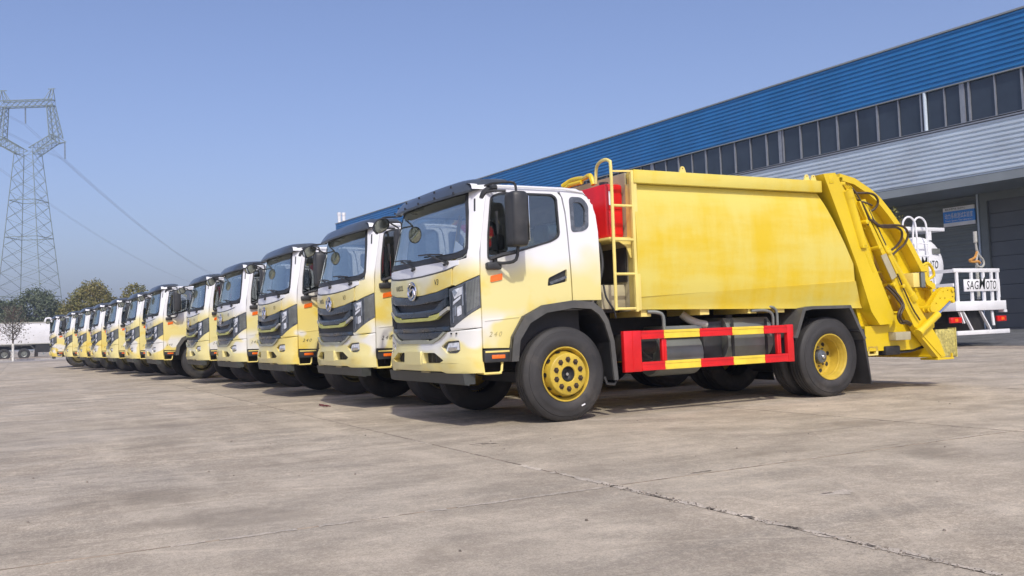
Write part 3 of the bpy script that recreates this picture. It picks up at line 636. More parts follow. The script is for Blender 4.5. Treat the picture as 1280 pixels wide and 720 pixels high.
def make_chassis(t):
    m = MB()
    for sg in (-1, 1): box(m, (-.95, sg*.36, .72), (5.0, sg*.44, .98)); box(m, (1.0, sg*.34, .98), (4.9, sg*.42, 1.10))
    for x in (-.6, .6, 1.3, 2.3, 3.3, 4.4, 4.9): box(m, (x-.05,-.40,.76), (x+.05,.40,.94))
    obj('chassis_frame', m, DARK, t)
    m = MB(); lathe(m, [(-.95,.06),(.95,.06)], (0,0,.50), 'y', 1, 12); box(m, (-.07,-.75,.40), (.07,.75,.52)); lathe(m, [(-.95,.09),(-.3,.09),(-.2,.22),(.2,.22),(.3,.09),(.95,.09)], (4.046,0,.52), 'y', 1, 16)
    tube(m, [(.8,0,.72), (3.85,0,.56)], .05, 8)
    for x in (0, 4.046):
        for sg in (-1, 1): box(m, (x-.62, sg*.50, .60), (x+.62, sg*.42, .68)); box(m, (x-.06, sg*.56, .48), (x+.06, sg*.40, .72))
    obj('axles_and_springs', m, DARK, t)
    m = MB(); box(m, (-.75,-.33,.55), (.75,.33,1.2), .05); box(m, (.62,-.95,1.18), (.92,.4,1.30), .01); box(m, (.56,-.9,.62), (.70,-.35,1.15), .02); lathe(m, [(0,.0),(0,.13),(.36,.13),(.36,0)], (.78,-.72,.62), 'z', 1, 16); tube(m, [(.60,-.60,1.95), (.62,-.72,1.80), (.66,-.80,1.62), (.60,-.85,1.35), (.62,-.80,1.1)], .035, 8, sub=3); obj('engine', m, DARK, t)
    # exhaust silencer, battery box, fuel tank
    m = MB(); lathe(m, [(0,0),(0,.24),(.02,.26),(.64,.26),(.66,.24),(.66,0)], (1.42,-.78,.66), 'x', 1, 24); box(m, (1.5,-1.02,.88), (2.07,-.60,1.00), .01); obj('air_reservoir', m, GREY, t)
    m = MB(); box(m, (2.10,-1.0,.56), (2.40,-.55,1.04), .02); obj('battery_box', m, BLACK, t)
    m = MB(); prism(m, [(-1.03,.64),(-1.07,.72),(-1.07,.84),(-1.03,.88),(-1.07,.92),(-1.04,1.0),(-.98,1.07),(-.55,1.08),(-.50,1.0),(-.50,.62),(-.56,.56),(-.96,.56)], 2.43, 3.17, 'x'); obj('fuel_tank', m, GREY, t)
    m = MB()
    for x in (2.5, 3.05): box(m, (x-.02,-1.082,.56), (x+.02,-1.075,1.05)); 
    lathe(m, [(0,.05),(.04,.05),(.045,0)], (2.55,-.95,1.07), 'z', 1, 12); obj('tank_straps', m, DARK, t)
    m = MB(); box(m, (1.0,-.95,.60), (1.38,-.5,.92), .02); lathe(m, [(0,0),(0,.10),(.3,.10),(.3,0)], (1.02,-1.0,.78), 'x', 1, 14); obj('air_dryer', m, DARK, t)
    m = MB(); tube(m, [(1.05,-1.08,.9), (1.1,-1.1,.72), (1.25,-1.08,.62)], .012, 6, sub=3); obj('brake_hose', m, DARK, t)
    m = MB(); box(m, (3.22,-.95,.60), (3.36,-.6,.86), .02); obj('tool_box', m, DARK, t)
    m = MB(); tube(m, [(1.16,-1.15,1.175), (1.28,-1.18,1.165), (1.345,-1.2,1.12), (1.355,-1.2,.96)], .022, 8, sub=3); tube(m, [(2.75,-1.15,1.15), (2.95,-1.18,1.15), (3.05,-1.2,1.10), (3.06,-1.2,.96)], .018, 8, sub=3); tube(m, [(2.88,-1.1,1.17), (3.02,-1.15,1.20), (3.12,-1.2,1.15), (3.13,-1.2,.96)], .018, 8, sub=3); obj('guard_brackets', m, GREY, t)
    m = MB(); tube(m, [(1.86,-.9,1.14), (1.93,-.95,1.07), (2.05,-.98,1.02), (2.16,-.98,1.0)], .05, 12, sub=3); obj('exhaust_pipe', m, LGREY, t)
    # side guards, both sides
    for sg in (-1, 1):
        Y0, Y1 = sg*1.25, sg*1.19
        def seg(x0, x1, z0, z1, mat, name='guard_rail'):
            m = MB(); box(m, (x0, Y0, z0), (x1, Y1, z1), .004)
            if x1-x0 > .15: box(m, (x0+.004, sg*1.256, z1-.028), (x1-.004, Y0-sg*.004, z1-.004)); box(m, (x0+.004, sg*1.256, z0+.004), (x1-.004, Y0-sg*.004, z0+.030))
            return obj(name, m, mat, t)
        m = MB(); box(m, (.745, Y0, .495), (.985, Y1, .962), .006); box(m, (.86, sg*1.254, .50), (.87, Y0, .958)); obj('side_guard_end', m, RED, t)
        xs = [.985, 1.312, 1.84, 2.345, 2.85, 3.24]
        for k in range(5):
            mt = (RED, REDY, RED, REDY, RED)[k]; seg(xs[k]+.001, xs[k+1]-.001, .860, .958, mt); seg(xs[k]+.001, xs[k+1]-.001, .500, .600, mt)
        for x0, x1 in ((1.286, 1.355), (3.08, 3.145)):
            m = MB(); box(m, (x0, sg*1.235, .602), (x1, Y1, .858), .004); box(m, (x0+.03, sg*1.24, .603), (x0+.036, sg*1.235, .857)); obj('guard_post', m, RED, t)
        m = MB(); box(m, (3.242, Y0, .495), (3.348, Y1, .962), .006); obj('side_guard_end', m, RED, t)
        # rear fender
        m = MB(); path = [(3.33,.79),(3.50,1.165),(3.66,1.185),(4.36,1.185),(4.62,.74)]; ins = [(4.575,.72),(4.335,1.145),(3.675,1.145),(3.545,1.13),(3.385,.79)]
        prism(m, path+ins, sg*1.285, sg*.50); obj('rear_fender', m, FENG, t)
        m = MB(); prism(m, [(4.50,.88),(4.60,.86),(4.70,.13),(4.68,.13),(4.56,.80),(4.48,.84)], sg*1.27, sg*.52); obj('mud_flap', m, RUB, t)

def make_body(t):
    def by(z): return ip(z, [1.2,1.34,1.5,1.75,2.0,2.3,2.5,2.66], [1.155,1.225,1.25,1.268,1.275,1.262,1.235,1.19])
    for sg in (-1, 1):
        m = MB(); panel(m, [(.97,1.343),(4.50,1.50),(4.47,1.73),(3.95,2.655),(.97,2.655)], [], lambda a, b, d: (a, sg*(by(b)-d), b), .02, .06, .5, flip=sg > 0); obj('side_panel', m, BODY, t, angle=60)
        m = MB(); panel(m, [(.965,1.205),(4.70,1.14),(4.50,1.50),(.965,1.343)], [], lambda a, b, d: (a, sg*(ip(b, [1.2,1.5], [1.17,1.262])+.004-d), b), .02, .06, .5, flip=sg > 0); obj('lower_side_panel', m, BODY, t)
        m = MB(); box(m, (.965, sg*1.275, 2.66), (3.96, sg*1.13, 2.812), .006); obj('top_rail', m, BODY, t)
        m = MB(); box(m, (.955, sg*1.258, 1.19), (1.012, sg*1.10, 2.66), .006); obj('front_corner_post', m, PALEY, t)
        for x in (1.74, 3.78, 3.90):
            m = MB(); panel(m, rpoly([(x-.055,2.81),(x-.02,2.90),(x+.02,2.90),(x+.055,2.81)], .02), [[(x+.012*math.cos(a), 2.875+.012*math.sin(a)) for a in np.linspace(0, 2*math.pi, 9)[:-1]]], lambda a, b, d: (a, sg*(1.20-d), b), .02, .1, .2, flip=sg > 0); obj('lifting_lug', m, PALEY, t)
        # slanted rear frame beam
        m = MB(); prism(m, [(3.965,2.90),(4.18,2.925),(4.37,2.67),(4.83,1.72),(5.15,1.06),(5.14,.915),(4.87,.905),(4.72,1.09),(4.49,1.73)], sg*1.305, sg*1.10); obj('rear_frame_beam', m, HOP, t)
        m = MB(); box(m, (4.06, sg*1.31, 2.78), (4.14, sg*1.302, 2.88), .002); obj('weld_plate', m, HOP, t)
    m = MB(); box(m, (.98,-1.12,2.74), (4.1,1.12,2.79)); box(m, (.985,-1.12,1.20), (4.6,1.12,1.26)); obj('body_roof', m, BODY, t)
    m = MB(); box(m, (.958,-1.10,1.19), (.985,1.10,2.80)); obj('front_wall', m, BEIGE, t)
    m = MB(); box(m, (.93,-1.08,1.53), (.956,-.50,1.93), .004); obj('front_hatch', m, DARK, t)
    m = MB()
    for x in (1.15, 2.02, 2.78, 3.25, 3.6): box(m, (x-.07,-1.14,1.12), (x+.07,1.14,1.20))
    obj('cross_members', m, PALEY, t)
    m = MB(); box(m, (1.0,-.5,1.10), (4.6,.5,1.20)); obj('sub_frame', m, DARK, t)
    # red water tank with cap on its shelf
    m = MB(); box(m, (.70,-1.06,2.045), (.952,.30,2.675), .035); box(m, (.735,-1.072,2.08), (.92,-1.05,2.34), .01); box(m, (.735,-1.072,2.37), (.92,-1.05,2.64), .01); rt = obj('red_water_tank', m, RED, t)
    m = MB(); lathe(m, [(0,.055),(.045,.055),(.05,0)], (.78,-.93,2.66), 'z', 1, 14); obj('tank_cap', m, BLACK, rt)
    m = MB(); box(m, (.742,-1.0755,2.42), (.765,-1.0725,2.58)); obj('label_strip', m, WHITE, rt)
    m = MB(); box(m, (.64,-1.2,2.005), (.955,.35,2.035), .004); prism(m, [(.66,2.0),(.955,2.0),(.955,1.80),(.93,1.80),(.88,1.93),(.78,1.985),(.66,1.99)], -1.19, -1.17); obj('tank_shelf', m, PALEY, t)
    m = MB(); box(m, (.62,-1.02,1.22), (.955,-.4,1.50), .01); obj('valve_plate', m, BEIGE, t)
    m = MB(); tube(m, [(.64,-.98,1.99), (.66,-1.0,1.82), (.64,-1.02,1.66), (.58,-1.0,1.46), (.56,-.95,1.25)], .022, 7, sub=4); tube(m, [(.60,-1.1,1.5), (.62,-1.12,1.35), (.70,-1.13,1.22), (.74,-1.12,1.12)], .012, 6, sub=4); obj('hose', m, BLACK, t)
    m = MB(); tube(m, [(.82,.05,2.82), (.86,-.10,2.87), (.86,-.3,2.86), (.84,-.42,2.84), (.80,-.62,2.84), (.80,-.68,2.72)], .03, 8, sub=3); tube(m, [(.78,.05,2.72), (.8,-.15,2.80), (.82,-.4,2.80)], .03, 8); obj('hydraulic_pipe', m, HOP, t)
    # ladder
    m = MB(); tube(m, [(.66,-1.25,1.20), (.665,-1.25,2.2), (.665,-1.25,2.82), (.668,-1.22,2.90), (.68,-1.12,2.935), (.70,-.98,2.93), (.72,-.88,2.88), (.72,-.85,2.70)], .019, 8, sub=4); ld = obj('ladder', m, PALEY, t)
    m = MB(); bar(m, (.945,-1.25,1.18), (.945,-1.25,2.80), .034); obj('ladder_rail', m, PALEY, ld)
    for z in (1.215, 1.61, 2.0, 2.39):
        m = MB(); tube(m, [(.66,-1.25,z), (.93,-1.25,z)], .016, 8); obj('rung', m, PALEY, ld)
    m = MB(); bar(m, (.66,-1.25,2.78), (.95,-1.25,2.795), .02); obj('rung', m, PALEY, ld)
    # ---------------- hopper
    hp = [(4.15,2.90),(4.30,2.925),(4.58,2.875),(4.87,2.745),(5.05,2.635),(5.24,2.465),(5.49,2.21),(5.66,1.98),(5.83,1.74),(5.97,1.49),(6.07,1.45),(6.08,1.38),(6.03,.81),(5.96,.66),(5.86,.59),(5.60,.535),(4.72,.545),(4.70,.92)]
    m = MB(); prism(m, hp, -1.12, 1.12); obj('hopper', m, HOP, t)
    for sg in (-1, 1):
        m = MB(); crv = hp[1:12]; V = [Vector((a, b)) for a, b in crv]; inn = []
        for i, p in enumerate(V):
            d = (V[min(i+1, len(V)-1)]-V[max(i-1, 0)]).normalized(); inn.append((p.x-(-d.y)*-.0+d.y*.085, p.y-d.x*.085))
        prism(m, crv+inn[::-1], sg*1.275, sg*1.122); obj('hopper_rim', m, HOP, t)
        m = MB(); prism(m, [(4.70,.56),(5.62,.548),(5.84,.60),(6.02,.82),(6.03,1.04),(5.62,1.05),(5.16,1.05),(5.15,.90),(4.70,.895)], sg*1.20, sg*1.122); obj('hopper_lower_box', m, HOP, t)
        m = MB(); prism(m, [(5.60,.535),(5.86,.59),(5.97,.68),(5.99,.66),(5.87,.555),(5.60,.51),(5.3,.50),(5.3,.52)], sg*1.18, sg*1.0); obj('bottom_skid', m, DARK, t)
        m = MB(); prism(m, [(4.37,2.60),(4.50,2.66),(4.90,1.86),(4.93,1.62),(5.14,1.18),(5.14,1.06),(4.84,1.70)], sg*1.235, sg*1.122); obj('stiffener', m, HOP, t)
        # slide rail and leg arm
        m = MB(); prism(m, [(4.555,2.55),(4.675,2.59),(5.275,1.60),(5.13,1.50)], sg*1.345, sg*1.21); obj('slide_rail', m, HOP, t)
        m = MB(); prism(m, [(4.62,2.53),(4.65,2.545),(5.22,1.60),(5.19,1.585)], sg*1.36, sg*1.346); obj('rail_edge', m, HOP, t)
        m = MB(); prism(m, [(5.12,1.50),(5.275,1.555),(5.68,1.08),(6.03,.66),(6.14,.43),(5.98,.41),(5.56,.80)], sg*1.325, sg*1.235); obj('leg_arm', m, HOP, t)
        m = MB(); prism(m, [(5.53,.86),(5.60,.84),(6.08,.46),(6.04,.43)], sg*1.335, sg*1.326); obj('leg_stiffener', m, HOP, t)
        m = MB(); box(m, (5.96, sg*1.33, .385), (6.31, sg*1.05, .412), .004); bar(m, (6.30, sg*1.3, .41), (6.30, sg*1.3, .47), .02); obj('foot_plate', m, HOP, t)
        m = MB(); prism(m, [(4.885,1.83),(4.985,1.86),(5.17,1.55),(5.07,1.505)], sg*1.375, sg*1.362); obj('guide_cover', m, BEIGE, t)
        m = MB(); prism(m, [(4.46,2.66),(4.50,2.68),(5.12,1.66),(5.08,1.64)], sg*1.30, sg*1.22); obj('guide_strip', m, HOP, t)
        m = MB(); prism(m, [(4.40,2.40),(4.43,2.41),(5.10,1.20),(5.07,1.19)], sg*1.262, sg*1.236); obj('guide_strip', m, PALEY, t)
        m = MB(); prism(m, [(4.675,2.42),(4.735,2.45),(5.03,1.98),(4.97,1.95)], sg*1.352, sg*1.346); dk = obj('print_strip', m, DARK, t)
        m = MB()
        for k in range(7): xx = 4.715+k*.040; zz_ = 2.40-k*.063; bar(m, (xx, sg*1.354, zz_), (xx+.016, sg*1.354, zz_-.026), .004, .018)
        obj('print_marks', m, WHITE, dk)
        for (x_, z_, dx_, dz_) in ((4.47,2.50,.16,-.30),(4.63,2.18,.14,-.26),(4.80,1.86,.13,-.24)):
            m = MB(); prism(m, [(x_,z_),(x_+.035,z_+.018),(x_+dx_+.035,z_+dz_+.018),(x_+dx_,z_+dz_)], sg*1.2385, sg*1.2345); obj('slot', m, DARK, t)
        m = MB(); tube(m, [(4.50, sg*1.29, 2.74), (4.56, sg*1.33, 2.62), (4.70, sg*1.35, 2.36), (4.72, sg*1.33, 2.24)], .012, 6, sub=3); obj('thin_hose', m, HOSE, t)
        m = MB(); tube(m, [(5.20, sg*1.345, 1.62), (5.30, sg*1.36, 1.40), (5.46, sg*1.36, 1.12), (5.60, sg*1.36, .95)], .012, 6, sub=3); obj('thin_hose', m, HOSE, t)
        for k, (x_, z_) in enumerate(((4.86,1.62),(5.0,1.62))): m = MB(); bar(m, (x_-.04, sg*1.24, z_), (x_+.08, sg*1.24, z_), .012, .02); obj('weld_bar', m, HOP, t)
        m = MB(); bar(m, (5.15, sg*1.212, 1.07), (6.02, sg*1.212, 1.075), .02, .025); obj('weld_bar', m, HOP, t)
        for (x_, z_) in ((4.66,2.28),(4.88,1.94),(5.04,1.88),(5.12,1.44),(5.30,1.42)):
            m = MB(); lathe(m, [(1.20,.03),(1.375,.03),(1.38,.018),(1.38,0)], (x_,0,z_), 'y', sg, 10); obj('pivot_pin', m, HOP, t)
        # cylinders
        m = MB(); tube(m, [(4.40, sg*1.28, 2.66), (4.635, sg*1.28, 1.97)], .075, 14); tube(m, [(4.395, sg*1.28, 2.70), (4.43, sg*1.28, 2.60)], .085, 14); c1 = obj('lift_cylinder', m, HOP, t)
        m = MB(); tube(m, [(4.635, sg*1.28, 1.97), (4.80, sg*1.28, 1.62)], .035, 10); box(m, (4.58, sg*1.345, 1.93), (4.68, sg*1.22, 1.99), .01); obj('rod', m, HOP, c1)
        m = MB(); tube(m, [(5.06, sg*1.30, 1.90), (5.53, sg*1.30, 1.27)], .06, 14); tube(m, [(5.04, sg*1.30, 1.93), (5.09, sg*1.30, 1.86)], .072, 14); tube(m, [(5.50, sg*1.30, 1.31), (5.56, sg*1.30, 1.23)], .07, 14); c2 = obj('pressing_cylinder', m, HOP, t)
        m = MB(); tube(m, [(4.70, sg*1.30, 2.46), (5.06, sg*1.30, 1.90)], .036, 10); obj('rod', m, BEIGE, c2)
        m = MB(); tube(m, [(5.56, sg*1.38, .79), (5.95, sg*1.38, 1.02)], .050, 12); tube(m, [(5.53, sg*1.38, .77), (5.59, sg*1.38, .81)], .06, 12); tube(m, [(5.55, sg*1.43, .785), (5.55, sg*1.31, .785)], .03, 10); c3 = obj('tipping_cylinder', m, HOP, t)
        m = MB(); tube(m, [(5.95, sg*1.38, 1.02), (6.24, sg*1.38, 1.195)], .018, 8); obj('rod', m, CHROME, c3)
        lk = rpoly([(5.78,1.08),(6.03,1.33),(6.18,1.40),(6.34,1.40),(6.38,1.30),(6.36,1.20),(6.26,1.21),(6.02,1.065),(5.84,1.04)], .02, 2)
        hol = [[(cx+.014*math.cos(a), cz+.014*math.sin(a)) for a in np.linspace(0, 2*math.pi, 9)[:-1]] for cx, cz in ((5.86,1.10),(5.97,1.17),(6.06,1.24),(6.16,1.24),(6.13,1.33),(6.23,1.35),(6.31,1.345),(6.33,1.26))]
        for yy in (1.35, 1.27):
            m = MB(); panel(m, lk, hol, lambda a, b, d: (a, sg*(yy-d), b), .012, .2, .5, flip=sg > 0, smooth=False); obj('link_plate', m, HOP, t)
        m = MB(); lathe(m, [(1.22,.03),(1.42,.03),(1.42,0)], (6.25,0,1.20), 'y', sg, 10); lathe(m, [(1.10,.045),(1.37,.045),(1.37,0)], (5.86,0,1.10), 'y', sg, 12); lathe(m, [(1.10,.03),(1.37,.03),(1.37,0)], (6.32,0,1.36), 'y', sg, 10); obj('link_pins', m, DARK if sg > 0 else HOP, t)
        m = MB(); box(m, (5.555, sg*1.33, 1.405), (5.68, sg*1.12, 1.60), .006); lb = obj('work_lamp', m, PALEY, t)
        m = MB(); box(m, (5.683, sg*1.345, 1.40), (5.785, sg*1.16, 1.61), .012); obj('lamp_lens', m, GREY, lb); 
        m = MB(); box(m, (5.675, sg*1.352, 1.392), (5.81, sg*1.346, 1.40)); box(m, (5.675, sg*1.352, 1.61), (5.81, sg*1.346, 1.618)); box(m, (5.675, sg*1.352, 1.40), (5.684, sg*1.346, 1.61)); obj('lamp_frame', m, DARK, lb)
        m = MB(); box(m, (5.15, sg*1.32, .69), (5.45, sg*1.20, .80), .006); obj('valve_box', m, BEIGE, t)
        m = MB(); box(m, (5.04, sg*1.24, .49), (5.33, sg*1.02, .615), .02); obj('bump_stop', m, DARK, t)
        m = MB(); box(m, (4.74, sg*1.2, .50), (4.93, sg*1.16, .52)); box(m, (4.74, sg*1.2, .60), (4.93, sg*1.16, .62)); box(m, (4.89, sg*1.2, .52), (4.93, sg*1.16, .60)); box(m, (4.74, sg*1.2, .52), (4.76, sg*1.16, .60)); obj('tail_bracket', m, PALEY, t)
        m = MB(); tube(m, [(5.90, sg*1.2, 1.70), (5.99, sg*1.24, 1.745), (6.08, sg*1.24, 1.66), (6.10, sg*1.24, 1.57), (6.04, sg*1.2, 1.52)], .02, 8, sub=3); obj('grab_handle', m, HOP, t)
        m = MB(); box(m, (6.0, sg*1.14, 1.40), (6.14, sg*.9, 1.74), .01); prism(m, [(6.05,1.42),(6.14,1.50),(6.13,.84),(6.04,.80)], sg*1.18, sg*1.0); obj('tail_column', m, HOP, t)
        # hoses
        for k, pth in enumerate(([(4.44,2.71),(4.57,2.67),(4.71,2.67),(4.82,2.64),(4.88,2.56),(4.85,2.47),(4.76,2.42),(4.67,2.43)], [(4.55,2.60),(4.66,2.53),(4.76,2.50),(4.85,2.53)],
                                 [(4.60,2.50),(4.70,2.36),(4.76,2.30),(4.88,2.22),(5.02,2.21),(5.19,2.21),(5.30,2.16),(5.32,2.06),(5.25,1.96),(5.15,1.89)], [(4.62,2.53),(4.72,2.40),(4.85,2.25),(4.96,2.235),(5.19,2.24),(5.33,2.21),(5.41,2.12),(5.37,2.0),(5.28,1.92),(5.18,1.83)],
                                 [(5.03,1.42),(5.10,1.33),(5.16,1.22),(5.18,1.15),(5.10,1.07),(5.09,.99),(5.18,.92),(5.34,.92),(5.47,.88)], [(5.06,1.44),(5.14,1.34),(5.19,1.24),(5.20,1.14),(5.13,1.06),(5.12,1.0),(5.20,.945),(5.34,.94),(5.48,.90)])):
            m = MB(); n = len(pth); tube(m, [(a, sg*(1.25+.13*math.sin(math.pi*min(1, i/(n-1)*1.0))+.012*k), b) for i, (a, b) in enumerate(pth)], .016 if k != 1 else .012, 8, sub=4); obj('hydraulic_hose', m, HOSE if sg < 0 else BLACK, t)
        m = MB()
        for k in range(4): tube(m, [(4.20+.05*k, sg*1.15, 2.90), (4.40+.04*k, sg*1.24, 2.78), (4.55+.03*k, sg*1.26, 2.58), (4.74+.03*k, sg*1.25, 2.25), (4.9+.03*k, sg*1.25, 1.98)], .010, 6, sub=3)
        for (x, z) in ((4.35,2.80),(4.45,2.70),(4.50,2.60),(4.60,2.47),(4.66,2.37),(4.75,2.22),(4.30,2.86)): box(m, (x-.03, sg*1.275, z-.025), (x+.05, sg*1.20, z+.02), .005)
        for (x, z) in ((4.70,1.90),(4.76,1.86),(5.05,1.35),(5.12,1.27)): box(m, (x-.02, sg*1.27, z-.02), (x+.03, sg*1.20, z+.03), .004)
        obj('hydraulic_lines', m, HOP, t)
        m = MB()
        for (a, b, c_, d_) in ((4.86,1.40,4.88,1.50), (4.86,1.49,4.95,1.51), (4.86,1.40,4.95,1.42), (4.93,1.41,4.95,1.51), (4.97,1.43,4.99,1.53), (4.99,1.51,5.04,1.53), (5.02,1.44,5.04,1.53)): box(m, (a, sg*1.2365, b), (c_, sg*1.235, d_))
        obj('casting_mark', m, RIM, t)
    # chequer plate step at the tail
    m = MB(); box(m, (6.22,-1.13,.415), (6.63,-1.10,.805), .003)
    for i in range(12):
        for j in range(11):
            x0 = 6.20+i*.036+(.018 if j % 2 else 0); z0 = .43+j*.034
            if x0 < 6.61: bar(m, (x0,-1.132,z0), (x0+.016,-1.132,z0+(.014 if (i+j) % 2 else -.014)), .006, .006)
    box(m, (6.63,-1.14,.40), (6.65,-1.02,.82)); st = obj('chequer_plate', m, CHEQ, t)
    m = MB(); box(m, (6.16,-1.10,.41), (6.66,1.10,.44), .004); box(m, (6.2,-1.1,.44), (6.22,1.1,.80)); obj('tail_step', m, HOP, t)

# ------------------------------------------------------------------ trucks
TR = [(0,0),(.06,3.42),(-.08,6.92),(-.14,10.70),(-.25,14.30),(-.80,18.20),(-.97,22.30),(-1.26,26.0),(-1.53,29.9),(-1.82,33.8),(-2.18,38.0),(-2.67,43.0)]
LB = ['nearest yellow garbage truck, seen in full side-on with red and yellow side guard',
      'second garbage truck of the row, just left of the one seen in full',
      'third garbage truck from the right end of the row, strong yellow cab door',
      'fourth garbage truck from the right end of the row',
      'fifth garbage truck from the right, next to the cab whose whole door shows',
      'sixth garbage truck from the right, parked further forward so its whole door shows',
      'seventh garbage truck from the right, left of the one whose whole door shows',
      'eighth garbage truck from the right, beside the small tree top over the row',
      'ninth garbage truck from the right, before the right edge of the brown tree',
      'tenth garbage truck from the right, before the middle of the brown tree',
      'second garbage truck from the far left end of the row',
      'last garbage truck at the far left end, overlapping the white dump truck']
hero = thing('garbage_truck', LB[0], 'garbage truck', (0, 0, 0), 0, GRP)
for x, rear in ((0, False), (4.046, True)):
    for sg in (-1, 1): make_wheel(hero, x, sg, rear)
make_cab(hero); make_chassis(hero); make_body(hero)
SKIP = {'lug_nut', 'sticker', 'screw', 'label_strip'}
kids = [o for o in col.objects if o.parent == hero]
gk = {o: [c for c in col.objects if c.parent == o] for o in kids}
hidden_tail = {'slot', 'thin_hose', 'guide_strip', 'print_strip', 'weld_bar', 'pivot_pin', 'hydraulic_hose', 'hydraulic_lines', 'casting_mark', 'weld_plate', 'rail_edge', 'leg_stiffener', 'tank_straps', 'bumper_bolts'}
for i, (dx, dy) in enumerate(TR[1:], 1):
    r = hero.copy(); col.objects.link(r); r.location = (dx, dy, 0); r['label'] = LB[i]
    r.rotation_euler = (0, 0, R(random.uniform(-.35, .35)))
    for o in kids:
        b = o.name.split('.')[0]
        if b in SKIP or b in hidden_tail: continue
        c = o.copy(); col.objects.link(c); c.parent = r
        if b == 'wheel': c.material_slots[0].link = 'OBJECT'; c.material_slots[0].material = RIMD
        for g in gk[o]:
            if g.name.split('.')[0] in SKIP: continue
            d = g.copy(); col.objects.link(d); d.parent = c
            if g.name.startswith('door_number'): d.material_slots[0].link = 'OBJECT'; d.material_slots[0].material = INK

# ------------------------------------------------------------------ ground
CONC = concrete('yard_concrete', (.485, .415, .316), True); CONC0 = concrete('yard_concrete_far', (.485, .415, .316))
JOINT = basic('joint_dirt', (.30, .25, .195), .95, var=.35, scale=5, dirt=((.17, .14, .11), .9))
m = MB(); m.add([(-700,-60,-.025), (700,-60,-.025), (700,1200,-.025), (-700,1200,-.025)], [(0,1,2,3)])
ground = obj('ground', m, CONC0, kind='structure')
m = MB(); m.add([(-27,-16,-.004), (21,-16,-.004), (21,72,-.004), (-27,72,-.004)], [(0,1,2,3)]); yard = obj('yard', m, JOINT, kind='structure')
slabs = []
rs = random.Random(3)
for v in range(5):
    m = MB(); W, H = 4.13-.008, 4.9-.008; ring = []
    def edge(p, q, n):
        for k in range(n):
            t = k/n; j = (rs.random()-.5)*.006 if rs.random() < .8 else (rs.random()-.5)*.018
            yield (p[0]+(q[0]-p[0])*t, p[1]+(q[1]-p[1])*t, j)
    C4 = [(0,0),(W,0),(W,H),(0,H)]
    for i in range(4):
        p, q = C4[i], C4[(i+1) % 4]; nx, ny = (0, 1) if i == 0 else (-1, 0) if i == 1 else (0, -1) if i == 2 else (1, 0)
        for (x, y, j) in edge(p, q, 60): ring.append((x+nx*(.006+j), y+ny*(.006+j)))
    n = len(ring); cx, cy = W/2, H/2
    vs = [(x, y, -.018) for x, y in ring]+[(x, y, 0) for x, y in ring]+[(cx, cy, 0)]
    fs = [(i, (i+1) % n, n+(i+1) % n, n+i) for i in range(n)]+[(n+i, n+(i+1) % n, 2*n) for i in range(n)]
    m.add(vs, fs); me = m.mesh('concrete_slab', CONC); me.materials.append(JOINT)
    for k_, f_ in enumerate(me.polygons): f_.material_index = 1 if k_ < n else 0
    slabs.append(me)
for i in range(-6, 5):
    for j in range(-2, 15):
        x, y = -1.93+4.13*i, -4.85+4.9*j
        if x+4.2 > 21.0: continue
        if x < -14 and y < -6: continue
        obj('concrete_slab', slabs[rs.randrange(5)], None, yard, loc=(x, y, rs.uniform(-.0006, .0006)))
# eroded joint: pale crumbled edges, dark grit, pebbles
PALEC = concrete('crumbled_edge', (.55, .48, .385)); GRIT = basic('joint_grit', (.12, .10, .08), .95, var=.6, scale=60, bmp=.8)
def strip(m, ax, c0, a0, a1, w0, w1, z, seed, gap=0):
    rr = random.Random(seed); a = a0; L_ = []; wl = (w0+w1)/2
    while a < a1:
        wl = min(w1, max(w0, wl+rr.uniform(-.35, .35)*(w1-w0))); off = rr.uniform(-.3, .3)*wl
        if gap and rr.random() < gap:
            if len(L_) > 2: P_ = [(q, c0+o+w_/2) for q, w_, o in L_]+[(q, c0+o-w_/2) for q, w_, o in L_[::-1]]; flat(m, P_, ax, z, len(L_))
            L_ = []; a += rr.uniform(.03, .15); continue
        L_.append((a, wl*rr.uniform(.6, 1.3), off)); a += rr.uniform(.012, .04)
    if len(L_) > 2: P_ = [(q, c0+o+w_/2) for q, w_, o in L_]+[(q, c0+o-w_/2) for q, w_, o in L_[::-1]]; flat(m, P_, ax, z, len(L_))
def flat(m, P_, ax, z, n):
    V_ = [((p[1], p[0]) if ax == 'y' else p)+(z,) for p in P_]; m.add(V_, [(i, i+1, 2*n-2-i, 2*n-1-i) for i in range(n-1)])
m = MB(); strip(m, 'y', -1.925, -10.5, -4.2, .02, .065, .0018, 1); strip(m, 'y', -1.95, -4.2, -1.5, .01, .05, .0018, 2, .15); strip(m, 'x', -4.86, -4.6, -1.9, .015, .05, .0018, 3, .1); strip(m, 'x', -4.83, -1.9, 2.3, .008, .03, .0018, 4, .2); obj('crumbled_edge', m, PALEC, yard, kind='stuff')
m = MB(); strip(m, 'y', -1.93, -10.5, -4.75, .008, .040, .0034, 5, .16); strip(m, 'x', -4.80, -1.25, -.1, .004, .016, .0034, 6, .3); strip(m, 'x', -4.76, .55, 2.15, .003, .010, .0034, 7, .25); strip(m, 'y', 2.16, -5.4, -3.3, .003, .014, .0034, 8, .25); strip(m, 'y', 6.27, -3, -.2, .003, .02, .0034, 9, .25); obj('joint_grit', m, GRIT, yard, kind='stuff')
m = MB()
